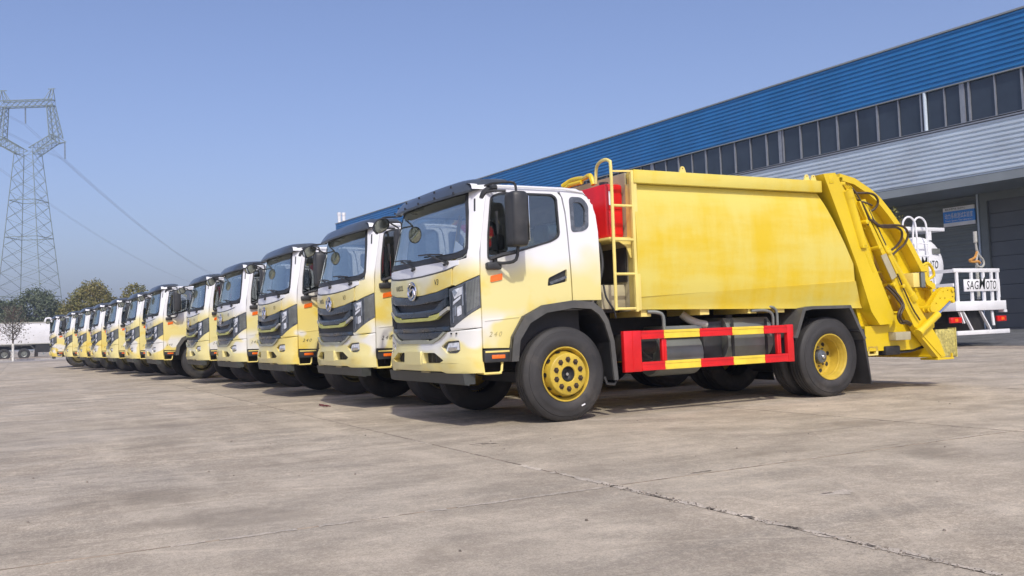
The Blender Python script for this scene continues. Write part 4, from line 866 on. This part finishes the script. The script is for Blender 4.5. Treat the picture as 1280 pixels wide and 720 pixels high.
for k in range(420):
    x, y = -1.93+rs.gauss(0, .018), rs.uniform(-9.5, -4.7); q = rs.uniform(.003, .009)
    if k > 330: x, y = rs.uniform(-8, 5), rs.uniform(-8.5, 0); q = rs.uniform(.004, .011)
    c_ = [(x+q*math.cos(a)*rs.uniform(.7, 1.2), y+q*math.sin(a)*rs.uniform(.7, 1.2)) for a in (0, 1.3, 2.5, 3.8, 5.1)]
    m.add([(a, b, .001) for a, b in c_]+[(x+(a-x)*.6, y+(b-y)*.6, .001+q*.8) for a, b in c_], [(i, (i+1) % 5, 5+(i+1) % 5, 5+i) for i in range(5)]+[(5,6,7,8,9)])
obj('pebbles', m, basic('pebble_grey', (.22, .19, .155), .9, var=.5, scale=30), yard, kind='stuff')
# broken spots in the concrete
DIRT = basic('broken_concrete', (.19, .16, .13), .95, var=.45, scale=30, bmp=.6)
for k, (x, y, s, lab) in enumerate(((-1.07,-5.90,.045,'small broken hole in the concrete at the lower right'), (-1.55,-2.28,.07,'flat dark patch on the concrete before the nearest front wheel'))):
    t = thing('concrete_patch', lab, 'patch', (0, 0, 0))
    for q in range(3):
        m = MB(); strip(m, 'x', y+(.018-.02*q)*(1+k), x-s*2+.07*q*(1+k*.3), x+s*(.2+.5*q), .008, .028+.03*k, .0034+.0012*q, 20+q+5*k); obj('broken_hollow', m, DIRT, t)
    m = MB(); strip(m, 'x', y, x-s*2.6, x+s*2.9, .05+.02*k, .10+.04*k, .0018, 40+k); obj('worn_patch', m, PALEC if k == 0 else CONC, t)
m = MB()
for q in range(5):
    tube(m, [(-1.37+.02*q+rs.uniform(-.03,.03), 3.68-.07*q, .012), (-1.36+rs.uniform(-.04,.04), 3.60-.06*q, .03), (-1.31+rs.uniform(-.03,.03), 3.52-.05*q, .014)], [.006, .012, .006], 6, sub=2)
tag(obj('crumpled_rag', m, basic('rag_red', (.10, .012, .018), .8, var=.5, scale=30)), 'small dark red crumpled rag lying on the concrete before the second truck', 'litter')
# dark apron in front of the hall
ASPH = concrete('apron_asphalt', (.14, .145, .15)); 
TH = R(4.4); P0 = Vector((28.04, 12.063, 0)); DS = Vector((-math.sin(TH), math.cos(TH), 0)); DN = Vector((-math.cos(TH), -math.sin(TH), 0))
def W(s, d, z): return tuple(P0+DS*s+DN*d+Vector((0, 0, z)))
m = MB(); m.add([W(-30,7.0,-.004), W(90,7.0,-.004), W(90,-3.4,.36), W(-30,-3.4,.36)], [(0,3,2,1)]); m.add([W(-30,7.0,-.02), W(90,7.0,-.02), W(90,7.0,-.004), W(-30,7.0,-.004)], [(0,1,2,3)]); obj('apron', m, ASPH, kind='structure')

# ------------------------------------------------------------------ factory hall
BLUE = basic('blue_cladding', (.020, .175, .44), .38, var=.08, scale=.6, dirt=((.05, .13, .30), .3), coat=.1)
SILV = basic('silver_cladding', (.53, .62, .70), .45, metal=0, var=.06, scale=.6, dirt=((.3, .29, .28), .3))
WALLG = basic('grey_green_cladding', (.155, .175, .168), .6, var=.08, scale=.8, dirt=((.10, .11, .11), .4))
DOORG = basic('sectional_door_grey', (.105, .113, .115), .5, var=.08, scale=.8, dirt=((.07, .08, .09), .4))
FASC = basic('fascia_grey', (.24, .27, .28), .5, var=.08, scale=.7)
PANE = basic('dark_window_glass', (.028, .038, .052), .10, var=.25, scale=.5, coat=.3)
ALU = basic('aluminium_frame', (.30, .32, .35), .4, metal=.4, var=.08)
hall = thing('factory_hall', 'long blue and silver corrugated factory hall with dark window band', 'factory', tuple(P0), 0)
def LW(s, d, z): p = Vector(W(s, d, z))-P0; return tuple(p)
S0, S1 = -14, 67.5
def ribs(m, z0, z1, d, pitch, depth, s0=S0, s1=S1, wav=False):
    n = max(1, round((z1-z0)/pitch)); p = (z1-z0)/n; pr = []
    for k in range(n):
        a = z0+k*p
        pr += [(a, 0), (a+p*.30, 0), (a+p*.45, depth), (a+p*.85, depth)]
    pr.append((z1, 0)); vs = []; 
    for z, q in pr: vs += [LW(s0, d+q, z), LW(s1, d+q, z)]
    m.add(vs, [(2*i, 2*i+2, 2*i+3, 2*i+1) for i in range(len(pr)-1)])
def slab3(m, s0, s1, d0, d1, z0, z1):
    p = [LW(s, d, z) for z in (z0, z1) for s, d in ((s0,d0),(s1,d0),(s1,d1),(s0,d1))]
    m.add(p, [(3,2,1,0),(4,5,6,7),(0,1,5,4),(1,2,6,5),(2,3,7,6),(3,0,4,7)])
m = MB(); ribs(m, 10.24, 12.40, .02, .19, .05); obj('blue_cladding', m, BLUE, hall)
m = MB(); slab3(m, S0-.05, S1+.05, -.35, .11, 12.40, 12.47); slab3(m, S0, S1, -.02, .10, 10.19, 10.235); obj('cladding_trim', m, FASC, hall)
m = MB(); slab3(m, S0, S1, .0, .12, 8.47, 8.53); slab3(m, S0, S1, .0, .09, 8.58, 8.60); obj('window_sill', m, ALU, hall)
m = MB(); ribs(m, 6.42, 8.46, .03, .19, .05); obj('silver_cladding', m, SILV, hall)
m = MB(); slab3(m, S0, S1, -.10, .06, 6.07, 6.40); slab3(m, S0, S1, -3.2, -.12, 6.10, 6.2); obj('canopy_fascia', m, FASC, hall)
m = MB(); slab3(m, S0, S1, -3.4, -3.25, 6.25, 12.3); slab3(m, S0, S1, -40, -.1, 12.30, 12.38); slab3(m, S1-.2, S1, -40, .0, 0, 12.3); slab3(m, S0, S0+.2, -40, .0, 0, 12.3); slab3(m, S0, S1, -40.2, -40, 0, 12.3); slab3(m, S0, S1, -3.2, -.12, 8.3, 8.45); obj('hall_shell', m, WALLG, hall)
pane = None
s = -1.02
pn = MB(); pn.v = []; box(pn, (0,0,0), (1,1,1))
k0 = int((S0+1.02)/1.045)
for k in range(k0, 66):
    a = -1.02+1.04*k
    m = MB(); slab3(m, a+.02, a+1.02, -.06, -.045, 8.60, 10.19); obj('window_pane', m, PANE, hall)
    m = MB(); wd = .075 if k % 2 == 0 else .045; slab3(m, a-wd/2, a+wd/2, -.04, .035, 8.60, 10.19); obj('mullion', m, ALU, hall)
for a in (1.35, 10.6, 19.9, 29.3, 38.6, 48, 57):
    m = MB(); slab3(m, a-.10, a+.10, -.042, .02, 8.60, 10.19); obj('window_column', m, ALU, hall)
m = MB(); tube(m, [LW(2.95, .03, 8.60), LW(2.95, .03, 10.19)], .075, 10); obj('downpipe', m, SILV, hall)
# recessed ground floor wall
DR = 2.16
m = MB(); ribs(m, .30, 6.1, -3.2, .24, .035, DR+.5, S1-.3); obj('ground_floor_cladding', m, WALLG, hall)
m = MB(); slab3(m, DR+.18, DR+.5, -3.2, -3.0, .30, 6.1); slab3(m, -6.2, -5.9, -3.2, -3.0, .30, 6.1); slab3(m, -5.9, DR+.18, -3.2, -3.0, 5.75, 6.1); obj('door_frame', m, WALLG, hall)
m = MB(); tube(m, [LW(DR+.62, -3.08, .3), LW(DR+.62, -3.08, 6.1)], .05, 8); obj('downpipe', m, SILV, hall)
for k in range(9):
    m = MB(); z0 = .36+k*.605; slab3(m, -5.88, DR+.16, -3.22, -3.12, z0, z0+.585); obj('door_panel', m, DOORG, hall)
m = MB(); slab3(m, -5.9, DR+.17, -3.24, -3.225, .30, 5.78); obj('door_backing', m, DARK, hall)
m = MB(); ribs(m, .30, 6.1, -3.2, .24, .035, S0+.3, -6.2); obj('ground_floor_cladding', m, WALLG, hall)
# columns under the canopy hidden by the trucks
# sign on the wall
sg0, sg1, szb, szt = 2.92, 4.36, 4.86, 5.69
sign = thing('wall_sign', 'blue and white lettered sign on the wall under the canopy', 'sign', W((sg0+sg1)/2, -3.1, szb))
def SW(s, d, z): return tuple(Vector(W(s, d, z))-Vector(sign.location))
def sslab(m, s0, s1, d0, d1, z0, z1):
    p = [SW(s, d, z) for z in (z0, z1) for s, d in ((s0,d0),(s1,d0),(s1,d1),(s0,d1))]
    m.add(p, [(3,2,1,0),(4,5,6,7),(0,1,5,4),(1,2,6,5),(2,3,7,6),(3,0,4,7)])
SBLUE = basic('sign_blue', (.05, .28, .80), .4, var=.05)
m = MB(); sslab(m, sg0, sg1, -3.14, -3.06, szb+.16, szt-.17); obj('blue_board', m, SBLUE, sign)
m = MB(); sslab(m, sg0, sg1, -3.14, -3.058, szt-.168, szt); sslab(m, sg0, sg1, -3.14, -3.058, szb, szb+.158); obj('white_border', m, WHITE, sign)
def stext(txt, size, sL, z, width, mat, d=-3.052):
    tm = text_mesh(txt, size); xs = [v[0] for v in tm.v]; k = width/(max(xs)-min(xs)); x0 = min(xs)
    return obj('lettering', warp(tm, lambda x, y, z_: SW(sL-(x-x0)*k, d, z+y)), mat, sign)
stext('动力系统测试实验室', .26, sg1-.08, szb+.35, sg1-sg0-.16, WHITE)
stext('Power System Test Laboratory', .11, sg1-.10, szb+.21, sg1-sg0-.2, WHITE)
stext('湖北专用汽车 测试中心', .10, sg1-.10, szt-.12, sg1-sg0-.5, INK)
# ------------------------------------------------------------------ chimneys behind the hall
for k, (px, lab) in enumerate(((28.2,'left one of two white flue pipes above the far end of the hall'), (28.75,'right one of two white flue pipes above the far end of the hall'))):
    m = MB(); lathe(m, [(0,.2),(15.5,.2),(15.5,.24),(15.8,.24),(15.8,0)], (px, 95, 0), 'z', 1, 12); tag(obj('flue_pipe', m, WHITE), lab, 'chimney', 'flue pipes behind the hall')

# ------------------------------------------------------------------ white water truck on the right
wt = thing('water_truck', 'white tank truck seen from behind, with railed rear platform', 'truck', (20.95, 8.3, .05))
def wp_(name, mat, fn, par=wt):
    m = MB(); fn(m); return obj(name, m, mat, par)
Z = -.05
m = MB(); box(m, (-1.22,0,1.10+Z), (1.22,2.0,1.39+Z), .01); obj('rear_deck', m, WHITE, wt)
m = MB(); box(m, (1.10,.0,1.02+Z), (1.24,.2,1.10+Z)); obj('deck_corner', m, WHITE, wt)
rl = MB(); box(rl, (-1.20,.02,2.28+Z), (1.02,.08,2.40+Z), .01); rail = obj('rear_railing', rl, WHITE, wt)
for x in (-1.05, -.36, .22, .62, .92):
    m = MB(); box(m, (x-.05,.025,1.39+Z), (x+.05,.075,2.28+Z)); obj('railing_post', m, WHITE, rail)
m = MB(); box(m, (-.80,-.012,1.69+Z), (.86,.012,2.06+Z), .004); bd = obj('name_board', m, WHITE, rail)
def word(x0, zb, y, par, k):
    for t_, a, b, hgt in (('SAG', 0, .44, .25), ('M', .455, .70, .36), ('OTO', .715, 1.10, .25)):
        tm = text_mesh(t_, .36, 0, .18, 1.08, .002); X = [v[0] for v in tm.v]; Yv = [v[1] for v in tm.v]; mx, nx, my = max(X), min(X), max(Yv)
        obj('lettering', warp(tm, lambda u, v, z: (x0+(a+(u-nx)/(mx-nx)*(b-a))*k, y, zb+v/my*hgt*k*.8)), INK, par)
word(-.68, 1.755+Z, -.016, bd, 1.30)
for z in (2.28, 1.85):
    m = MB(); box(m, (-1.20,.08,z+Z), (-1.14,2.0,z+.10+Z)); obj('side_rail', m, WHITE, rail)
for y in (.7, 1.4):
    m = MB(); box(m, (-1.2,y,1.39+Z), (-1.14,y+.06,2.28+Z)); obj('railing_post', m, WHITE, rail)
m = MB(); tube(m, [(1.0,.12,2.1+Z), (1.06,.12,2.05+Z), (1.06,.12,1.5+Z)], .04, 8, sub=2); obj('grab_bar', m, WHITE, wt)
for x0, x1 in ((-1.56, -.95), (.68, 1.22)):
    m = MB(); box(m, (x0+.1,.02,.74+Z), (x1,.10,.91+Z), .01); f = obj('tail_light', m, REDL, wt)
    m = MB(); box(m, (x0+.28,.012,.78+Z), (x0+.42,.02,.87+Z)); obj('reflector', m, AMBER, f)
m = MB(); box(m, (-1.22,.0,.36+Z), (1.32,.06,.49+Z), .006); obj('rear_bumper', m, WHITE, wt)
for (a, b) in (((-.80,1.08),(-.45,.50)), ((.05,1.08),(.42,.50)), ((.62,1.08),(.62,.62)), ((-.95,1.08),(-.82,.72))):
    m = MB(); bar(m, (a[0],.10,a[1]+Z), (b[0],.06,b[1]+Z), .09, .04); obj('bumper_strut', m, WHITE, wt)
m = MB(); box(m, (-.42,.2,.45+Z), (.36,7.5,1.08+Z)); box(m, (-1.1,.9,.7), (1.1,7.0,1.05)); obj('chassis', m, DARK, wt)
for y in (3.2, 8.0):
    for x in (-1.05, 1.05):
        m = MB(); lathe(m, [(-.28,.30),(-.28,.45),(-.24,.51),(.24,.51),(.28,.45),(.28,.30),(.15,.27),(.15,0)], (x, y, .5), 'x', -1 if x < 0 else 1, 28); obj('wheel', m, RUB, wt)
# elliptic tank with domed end
def ell(m, y0, rx, rz, cz, n=36): return [(rx*math.cos(a), y0, cz+rz*math.sin(a)) for a in [2*math.pi*k/n for k in range(n)]]
m = MB(); rings = [(1.95,.0),(1.96,.55),(2.0,.85),(2.08,.97),(2.16,1.0),(7.2,1.0),(7.3,.95),(7.35,.0)]; vs = []; n = 36; fs = []
for y0, k in rings: vs += ell(m, y0, 1.17*k, .98*k, 2.58)
for i in range(len(rings)-1):
    for k in range(n): fs.append((i*n+k, i*n+(k+1) % n, (i+1)*n+(k+1) % n, (i+1)*n+k))
m.add(vs, fs, True); tk = obj('water_tank', m, WHITE, wt)
word(-.74, 2.50, 1.945, tk, 1.3)
m = MB(); box(m, (.42,1.93,2.98), (.80,1.95,3.16)); obj('grey_emblem', m, GREY, tk)
m = MB(); box(m, (-1.2,2.0,3.75), (1.19,2.9,3.87), .01); box(m, (.35,2.0,3.44), (.5,2.1,3.74)); box(m, (-1.2,2.0,3.36), (-1.05,2.1,3.74)); obj('catwalk', m, WHITE, wt)
for x in (-1.02, -.50):
    m = MB(); tube(m, [(x,1.95,3.3), (x+.01,1.9,3.9), (x+.10,1.88,4.10), (x+.28,1.86,4.17), (x+.46,1.84,4.08), (x+.54,1.82,3.8), (x+.56,1.80,2.6), (x+.56,1.80,1.4)], .032, 8, sub=4); obj('ladder_hoop', m, WHITE, wt)
m = MB()
for z in (1.7, 2.1, 2.5, 2.9, 3.3): tube(m, [(-.46,1.80,z), (.06,1.80,z)], .022, 6)
obj('ladder_rungs', m, WHITE, wt)
m = MB(); box(m, (-1.2,7.9,.95), (1.2,9.9,2.9), .12); obj('cab', m, WHITE, wt)
m = MB(); tube(m, [(.60,.5,1.4), (.60,.5,2.5)], .05, 8); tube(m, [(.46,.4,3.30), (.50,.4,2.98), (.62,.4,2.78), (.78,.4,2.66), (.80,.4,2.5), (.68,.4,2.42), (.5,.4,2.46), (.45,.4,2.6), (.52,.4,2.85)], .035, 7, sub=3); tube(m, [(.46,.4,3.55), (.46,.4,3.2)], .06, 8); sp_ = obj('water_spout', m, LGREY, wt)
m = MB(); tube(m, [(.5,.4,2.9), (.35,.38,2.72), (.05,.36,2.62), (.25,.36,2.58), (.5,.38,2.60), (.62,.4,2.55)], .04, 6, sub=3); obj('orange_strap', m, basic('strap_orange', (.5, .24, .05), .8), sp_)

# ------------------------------------------------------------------ white dump trailer at far left
wl = thing('dump_truck', 'white sided dump truck with dark wheels behind the sapling at the far left', 'truck', (-9.0, 96.0, -.02), 0)
m = MB(); box(m, (-6.5,-1.25,1.55), (6.35,1.25,3.62), .02); bt = obj('dump_body', m, WHITE, wl)
m = MB(); box(m, (-6.5,-1.29,3.62), (6.38,-1.2,3.74)); box(m, (-6.5,-1.28,1.50), (6.36,-1.2,1.60)); obj('body_rim', m, LGREY, bt)
m = MB(); tube(m, [(5.9,-1.2,3.7), (6.0,-1.2,4.05), (6.4,-1.2,4.08), (6.5,-1.2,3.7)], .10, 6, sub=2); obj('lifting_ring', m, WHITE, wl)
m = MB(); box(m, (-6.5,-.5,1.0), (6.6,.5,1.5)); box(m, (5.0,-1.2,.65), (6.3,-.9,1.45)); obj('chassis', m, DARK, wl)
m = MB(); prism(m, [(1.2,1.25),(1.6,1.45),(4.6,1.45),(5.0,1.0),(4.92,.95),(4.55,1.36),(1.6,1.36),(1.25,1.2)], -1.28, -.6); obj('mudguard', m, FENG, wl)
for x in (-4.7, 2.24, 3.98):
    m = MB(); lathe(m, [(.75,.30),(.75,.5),(.80,.56),(1.15,.56),(1.2,.50),(1.2,.34),(1.12,.30),(1.05,.14),(1.05,0)], (x, 0, .56), 'y', -1, 24); f = obj('wheel', m, RUB, wl)
    m = MB(); lathe(m, [(1.14,.30),(1.10,.2),(1.17,.14),(1.17,0)], (x, 0, .56), 'y', -1, 16); obj('rim', m, GREY, f)
m = MB(); box(m, (6.8,-1.2,.8), (8.7,1.2,3.0), .15); obj('cab', m, WHITE, wl)
# verge
VERG = basic('verge_soil', (.24, .17, .12), .95, var=.35, scale=3, dirt=((.12, .12, .05), .5))
m = MB(); box(m, (-70,84.3,-.024), (3.5,92.5,.14)); obj('verge', m, VERG, kind='structure')
m = MB(); box(m, (-70,84.05,-.024), (3.5,84.29,.16)); obj('kerb', m, basic('kerb_stone', (.40, .38, .35), .8), kind='structure')
m = MB(); m.add([(-70,76,-.014), (3.5,76,-.014), (3.5,84.04,-.014), (-70,84.04,-.014)], [(0,1,2,3)]); obj('service_road', m, concrete('pale_road', (.42, .38, .34)), kind='structure')

# ------------------------------------------------------------------ trees
BARK = basic('bark', (.10, .08, .06), .9, var=.3, scale=8)
LIME = basic('whitewash', (.7, .68, .62), .9, var=.1)
def tree(name, label, x, y, h, blobs, fol, leaf=.28, nleaf=5000, trunk=.22, seed=1, group=None, lean=0):
    rn = np.random.RandomState(seed); t = thing(name, label, 'tree', (x, y, 0), group=group)
    m = MB(); zb = min(b[2]-b[4] for b in blobs); P = [(0,0,-.05), (.1,0,h*.2), (0,.1,h*.42), (.05,0,h*.72)]
    tube(m, P, [trunk, trunk*.8, trunk*.6, trunk*.2], 8)
    for b in blobs: tube(m, [(0,0,h*.25), (b[0]*.5,b[1]*.5,(h*.25+b[2])*.5+.2), (b[0]*.9,b[1]*.9,b[2])], [trunk*.5, trunk*.3, .03], 6)
    obj('trunk', m, BARK, t)
    V = []; F = []
    vol = np.array([b[3]**2*b[4] for b in blobs]); vol /= vol.sum()
    nc = nleaf//14
    for c in range(nc):
        b = blobs[rn.choice(len(blobs), p=vol)]
        d = rn.normal(size=3); d /= np.linalg.norm(d); rr = rn.uniform(.35, 1)**.45
        cc = np.array([b[0]+d[0]*b[3]*rr, b[1]+d[1]*b[3]*rr, b[2]+d[2]*b[4]*rr])
        for k in range(14):
            p = cc+rn.normal(size=3)*leaf*1.25; a = rn.normal(size=3); a /= np.linalg.norm(a); bb = np.cross(a, rn.normal(size=3)); bb /= np.linalg.norm(bb)
            s = leaf*rn.uniform(.5, 1.1); o = len(V)
            V += [tuple(p-a*s), tuple(p+bb*s*.5), tuple(p+a*s), tuple(p-bb*s*.5)]; F.append((o, o+1, o+2, o+3))
    m = MB(); m.add(V, F); cr = obj('crown', m, fol, t); return t
F1 = foliage('dull_green_leaves', (.075, .10, .055), (.12, .145, .085), (.16, .17, .12)); F2 = foliage('brown_green_leaves', (.14, .14, .035), (.21, .19, .06), (.28, .18, .08)); F3 = foliage('pale_twigs', (.14, .13, .10), (.18, .16, .12), (.2, .17, .13))
def at(px, py, D):
    d = _f+CR*(px-640)/FPX+CU*(360-py)/FPX; return CP+d*D
def tr(px, D): q = at(px, 440, D); return float(q[0]), float(q[1])
x, y = tr(45, 118); tree('green_tree', 'dense dull green tree behind the white dump truck, right of the sapling', x, y, 9, [(0,0,5.9,3.0,2.7),(2.6,0,4.6,1.6,2.4),(-2.7,.5,5.0,1.8,2.2),(.3,0,7.6,1.6,1.2),(0,0,3.2,3.0,1.8)], F1, .20, 14000, seed=2)
x, y = tr(3, 116); tree('green_tree', 'dull green tree at the left edge of the photo behind the pylon leg', x, y, 7.6, [(0,0,4.6,3.0,2.6),(2.2,0,3.6,1.8,1.8),(-2,0,5.0,1.8,1.8),(0,0,6.2,1.4,1.0)], F1, .20, 12000, seed=3)
x, y = tr(82, 125); tree('green_tree', 'small grey green tree between the dense green tree and the brown green one', x, y, 6.8, [(0,0,4.4,1.5,2.0),(0.4,0,2.6,1.6,1.5)], F1, .18, 4500, seed=4, trunk=.15)
x, y = tr(115, 100); tree('brown_tree', 'round crowned brown green tree rising over the far end of the truck row', x, y, 8.4, [(0,0,5.6,2.4,2.2),(-1.9,0,4.6,1.5,1.8),(1.9,0,4.9,1.4,1.6),(.2,0,7.0,1.5,1.2),(2.6,0,5.6,.7,.8),(0,0,3.4,2.7,1.5)], F2, .16, 14000, seed=5)
x, y = tr(171, 92); tree('brown_tree', 'small brown green tree top just peeking over the seventh and eighth cabs', x, y, 7.2, [(0,0,5.6,1.3,1.5),(-.6,0,4.2,1.3,1.4)], F2, .15, 4200, seed=6, trunk=.14)
x, y = tr(-40, 112); tree('green_tree', 'dull green tree beyond the left edge of the photo', x, y, 8, [(0,0,5,2.8,2.4),(2,0,4,1.8,2)], F1, .3, 5000, seed=9)
q = at(1109, 330, 27); tree('brown_tree', 'thin brownish tree whose twigs show behind the yellow hopper edge', float(q[0]), float(q[1]), 4.4, [(0,0,3.7,.45,.6),(-.1,0,3.0,.5,.5)], F2, .045, 900, seed=7, trunk=.05)
# sapling with whitewashed trunk
x, y = tr(16, 80); sap = thing('sapling', 'bare young tree with whitewashed trunk in front of the white dump truck', 'tree', (x, y, -.01))
m = MB(); tube(m, [(0,0,0), (.02,0,1.55)], .10, 8); obj('whitewashed_trunk', m, LIME, sap)
m = MB(); tube(m, [(.02,0,1.55), (0,0,2.6), (.1,0,4.6)], [.07, .05, .02], 6); rs2 = random.Random(4)
for k in range(46):
    z = 1.7+rs2.random()*2.6; a = rs2.random()*6.28; L_ = (1.5-abs(z-2.7)*.35)*rs2.uniform(.6, 1); e = (math.cos(a)*L_, math.sin(a)*L_, z+L_*.7); tube(m, [(0,0,z), (e[0]*.5,e[1]*.5,z+L_*.3), e], [.03, .02, .010], 4)
    for j in range(3):
        b = rs2.random()*6.28; tube(m, [(e[0]*.6,e[1]*.6,z+L_*.4), (e[0]*.6+.4*math.cos(b), e[1]*.6+.4*math.sin(b), z+L_*.4+.4)], [.015, .006], 4)
obj('branches', m, BARK, sap)
rn = np.random.RandomState(5); V = []; Fq = []
for k in range(700):
    d = rn.normal(size=3)*np.array([.62, .62, .65]); p = d+np.array([0, 0, 2.9]); a = rn.normal(size=3); a /= np.linalg.norm(a); b = np.cross(a, rn.normal(size=3)); b /= np.linalg.norm(b); o = len(V); s = .07
    V += [tuple(p-a*s), tuple(p+b*s*.6), tuple(p+a*s), tuple(p-b*s*.6)]; Fq.append((o, o+1, o+2, o+3))
m = MB(); m.add(V, Fq); obj('leaves', m, F3, sap)

# ------------------------------------------------------------------ pylon and power lines
PYL = basic('galvanised_steel', (.20, .25, .25), .6, metal=.2, var=.1, scale=1)
c = at(38.5, 440, 160); py = thing('electricity_pylon', 'tall lattice steel electricity pylon at the left edge behind the trees', 'pylon', (float(c[0]), float(c[1]), 0), -YAW)
def lattice(m, A, B, wa, wb, n, r=.055, depth=None, da=None, db=None):
    "four chords with zigzag bracing from A to B (x,z), widths along x and y"
    A, B = Vector(A), Vector(B); t = (B-A).normalized(); s = Vector((t.z, 0, -t.x)); yv = Vector((0, 1, 0)); da = da or wa; db = db or wb
    rings = []
    for i in range(n+1):
        k = i/n; c0 = A.lerp(B, k); w_ = (wa+(wb-wa)*k)/2; d_ = (da+(db-da)*k)/2
        rings.append([c0+s*w_+yv*d_, c0+s*w_-yv*d_, c0-s*w_-yv*d_, c0-s*w_+yv*d_])
    for k in range(4):
        bar(m, rings[0][k], rings[-1][k], r*2.0)
    for i in range(n):
        for k in range(4):
            a, b = rings[i][k], rings[i+1][(k+1) % 4]; c_, d_ = rings[i][(k+1) % 4], rings[i+1][k]
            bar(m, a, b, r); bar(m, c_, d_, r)
    for k in range(4): bar(m, rings[-1][k], rings[-1][(k+1) % 4], r)
m = MB(); lattice(m, (0,0,0), (0,0,35.6), 9.0, 3.2, 15, .05)
for z in (10.2, 20.5, 27):
    ww = (9.0+(3.2-9.0)*z/35.6)/2
    for a, b in (((-ww,-ww),(ww,-ww)), ((ww,-ww),(ww,ww)), ((ww,ww),(-ww,ww)), ((-ww,ww),(-ww,-ww))): bar(m, (a[0],a[1],z), (b[0],b[1],z), .11)
obj('tower_body', m, PYL, py)
for sg in (-1, 1):
    m = MB(); lattice(m, (sg*1.1,0,35.7), (sg*4.9,0,38.0), 1.3, 1.5, 5, .06, da=2.6, db=1.6); obj('waist_arm', m, PYL, py)
    m = MB(); lattice(m, (sg*5.0,0,38.0), (sg*4.15,0,43.9), 1.7, 1.0, 5, .06, da=1.6, db=1.2); obj('window_leg', m, PYL, py)
    m = MB(); 
    for yy in (-.7, .7): bar(m, (sg*5.0,yy,38.4), (sg*6.7,0,37.3), .10); bar(m, (sg*4.6,yy,37.0), (sg*6.7,0,37.3), .10); bar(m, (sg*5.0,yy,38.4), (sg*5.4,yy,37.1), .08)
    obj('arm_tip', m, PYL, py)
    m = MB()
    for yy in (-.6, .6): bar(m, (sg*4.6,yy,44.9), (sg*4.55,0,47.0), .10); bar(m, (sg*3.2,yy,44.9), (sg*4.3,0,47.0), .10); bar(m, (sg*3.9,yy,44.9), (sg*4.5,0,46.2), .07)
    bar(m, (sg*3.7,0,46.9), (sg*4.9,0,46.9), .12); obj('peak', m, PYL, py)
m = MB(); lattice(m, (-4.6,0,44.4), (4.6,0,44.4), 1.1, 1.1, 9, .06, da=1.2, db=1.2); obj('cross_beam', m, PYL, py)
INS = basic('insulator_glass', (.20, .24, .27), .3)
INP = []
for x0, z0 in ((-.4,43.8), (6.5,37.2), (-6.5,37.2)):
    m = MB(); pr = [(0,.05)]
    for k in range(12): pr += [(.1+k*.24,.05), (.14+k*.24,.15), (.22+k*.24,.15), (.26+k*.24,.05)]
    lathe(m, [(-d, r) for d, r in pr], (x0, 0, z0), 'z', 1, 8); obj('insulator_string', m, INS, py); INP.append((x0, z0-3.15))
WIRE = basic('wire_grey', (.26, .28, .31), .5, metal=.3)
rz = Matrix.Rotation(-YAW, 3, 'Z')
far = Vector(at(322, 352, 520)); wn = ['centre power line hanging from the pylon window', 'right power line running down from the right arm of the pylon', 'left power line passing behind the pylon legs']
for k, (x0, z0) in enumerate(INP):
    a = Vector((float(c[0]), float(c[1]), 0))+rz @ Vector((x0, 0, 0)); a.z = z0
    b = far+rz @ Vector((x0*1.0, 0, 0)); b.z = far.z-(0 if k == 0 else 2)
    e = a+(a-b)*.55; e.z = z0+6
    m = MB()
    for off in (-.22, .22):
        pts = []
        for i in range(25):
            t_ = i/24; p = a.lerp(b, t_); p.z -= 4*9*t_*(1-t_)*1.0; pts.append(p+rz @ Vector((off, 0, 0)))
        tube(m, pts, .017, 4, caps=False); pts = []
        for i in range(15):
            t_ = i/14; p = a.lerp(e, t_); p.z -= 4*4*t_*(1-t_); pts.append(p+rz @ Vector((off, 0, 0)))
        tube(m, pts, .017, 4, caps=False)
    tag(obj('power_line', m, WIRE), wn[k], 'power line', 'power lines of the pylon')

# ------------------------------------------------------------------ haze
hm = bpy.data.materials.new('haze_air'); hm.use_nodes = True; hn = hm.node_tree; hn.nodes.remove(hn.nodes['Principled BSDF'])
pv = hn.nodes.new('ShaderNodeVolumePrincipled'); pv.inputs['Color'].default_value = (.66, .78, .98, 1); pv.inputs['Density'].default_value = .0008; pv.inputs['Anisotropy'].default_value = .2
hn.links.new(pv.outputs[0], hn.nodes['Material Output'].inputs['Volume'])
m = MB(); box(m, (-702,-62,-1.2), (702,1202,60)); obj('haze', m, hm, kind='stuff')
for o in col.objects:
    if o.name.split('.')[0] in ('slats', 'corner_lamp_ribs', 'bumper_bolts', 'screw', 'hydraulic_lines', 'ladder_rungs', 'casting_mark'): o['kind'] = 'stuff'
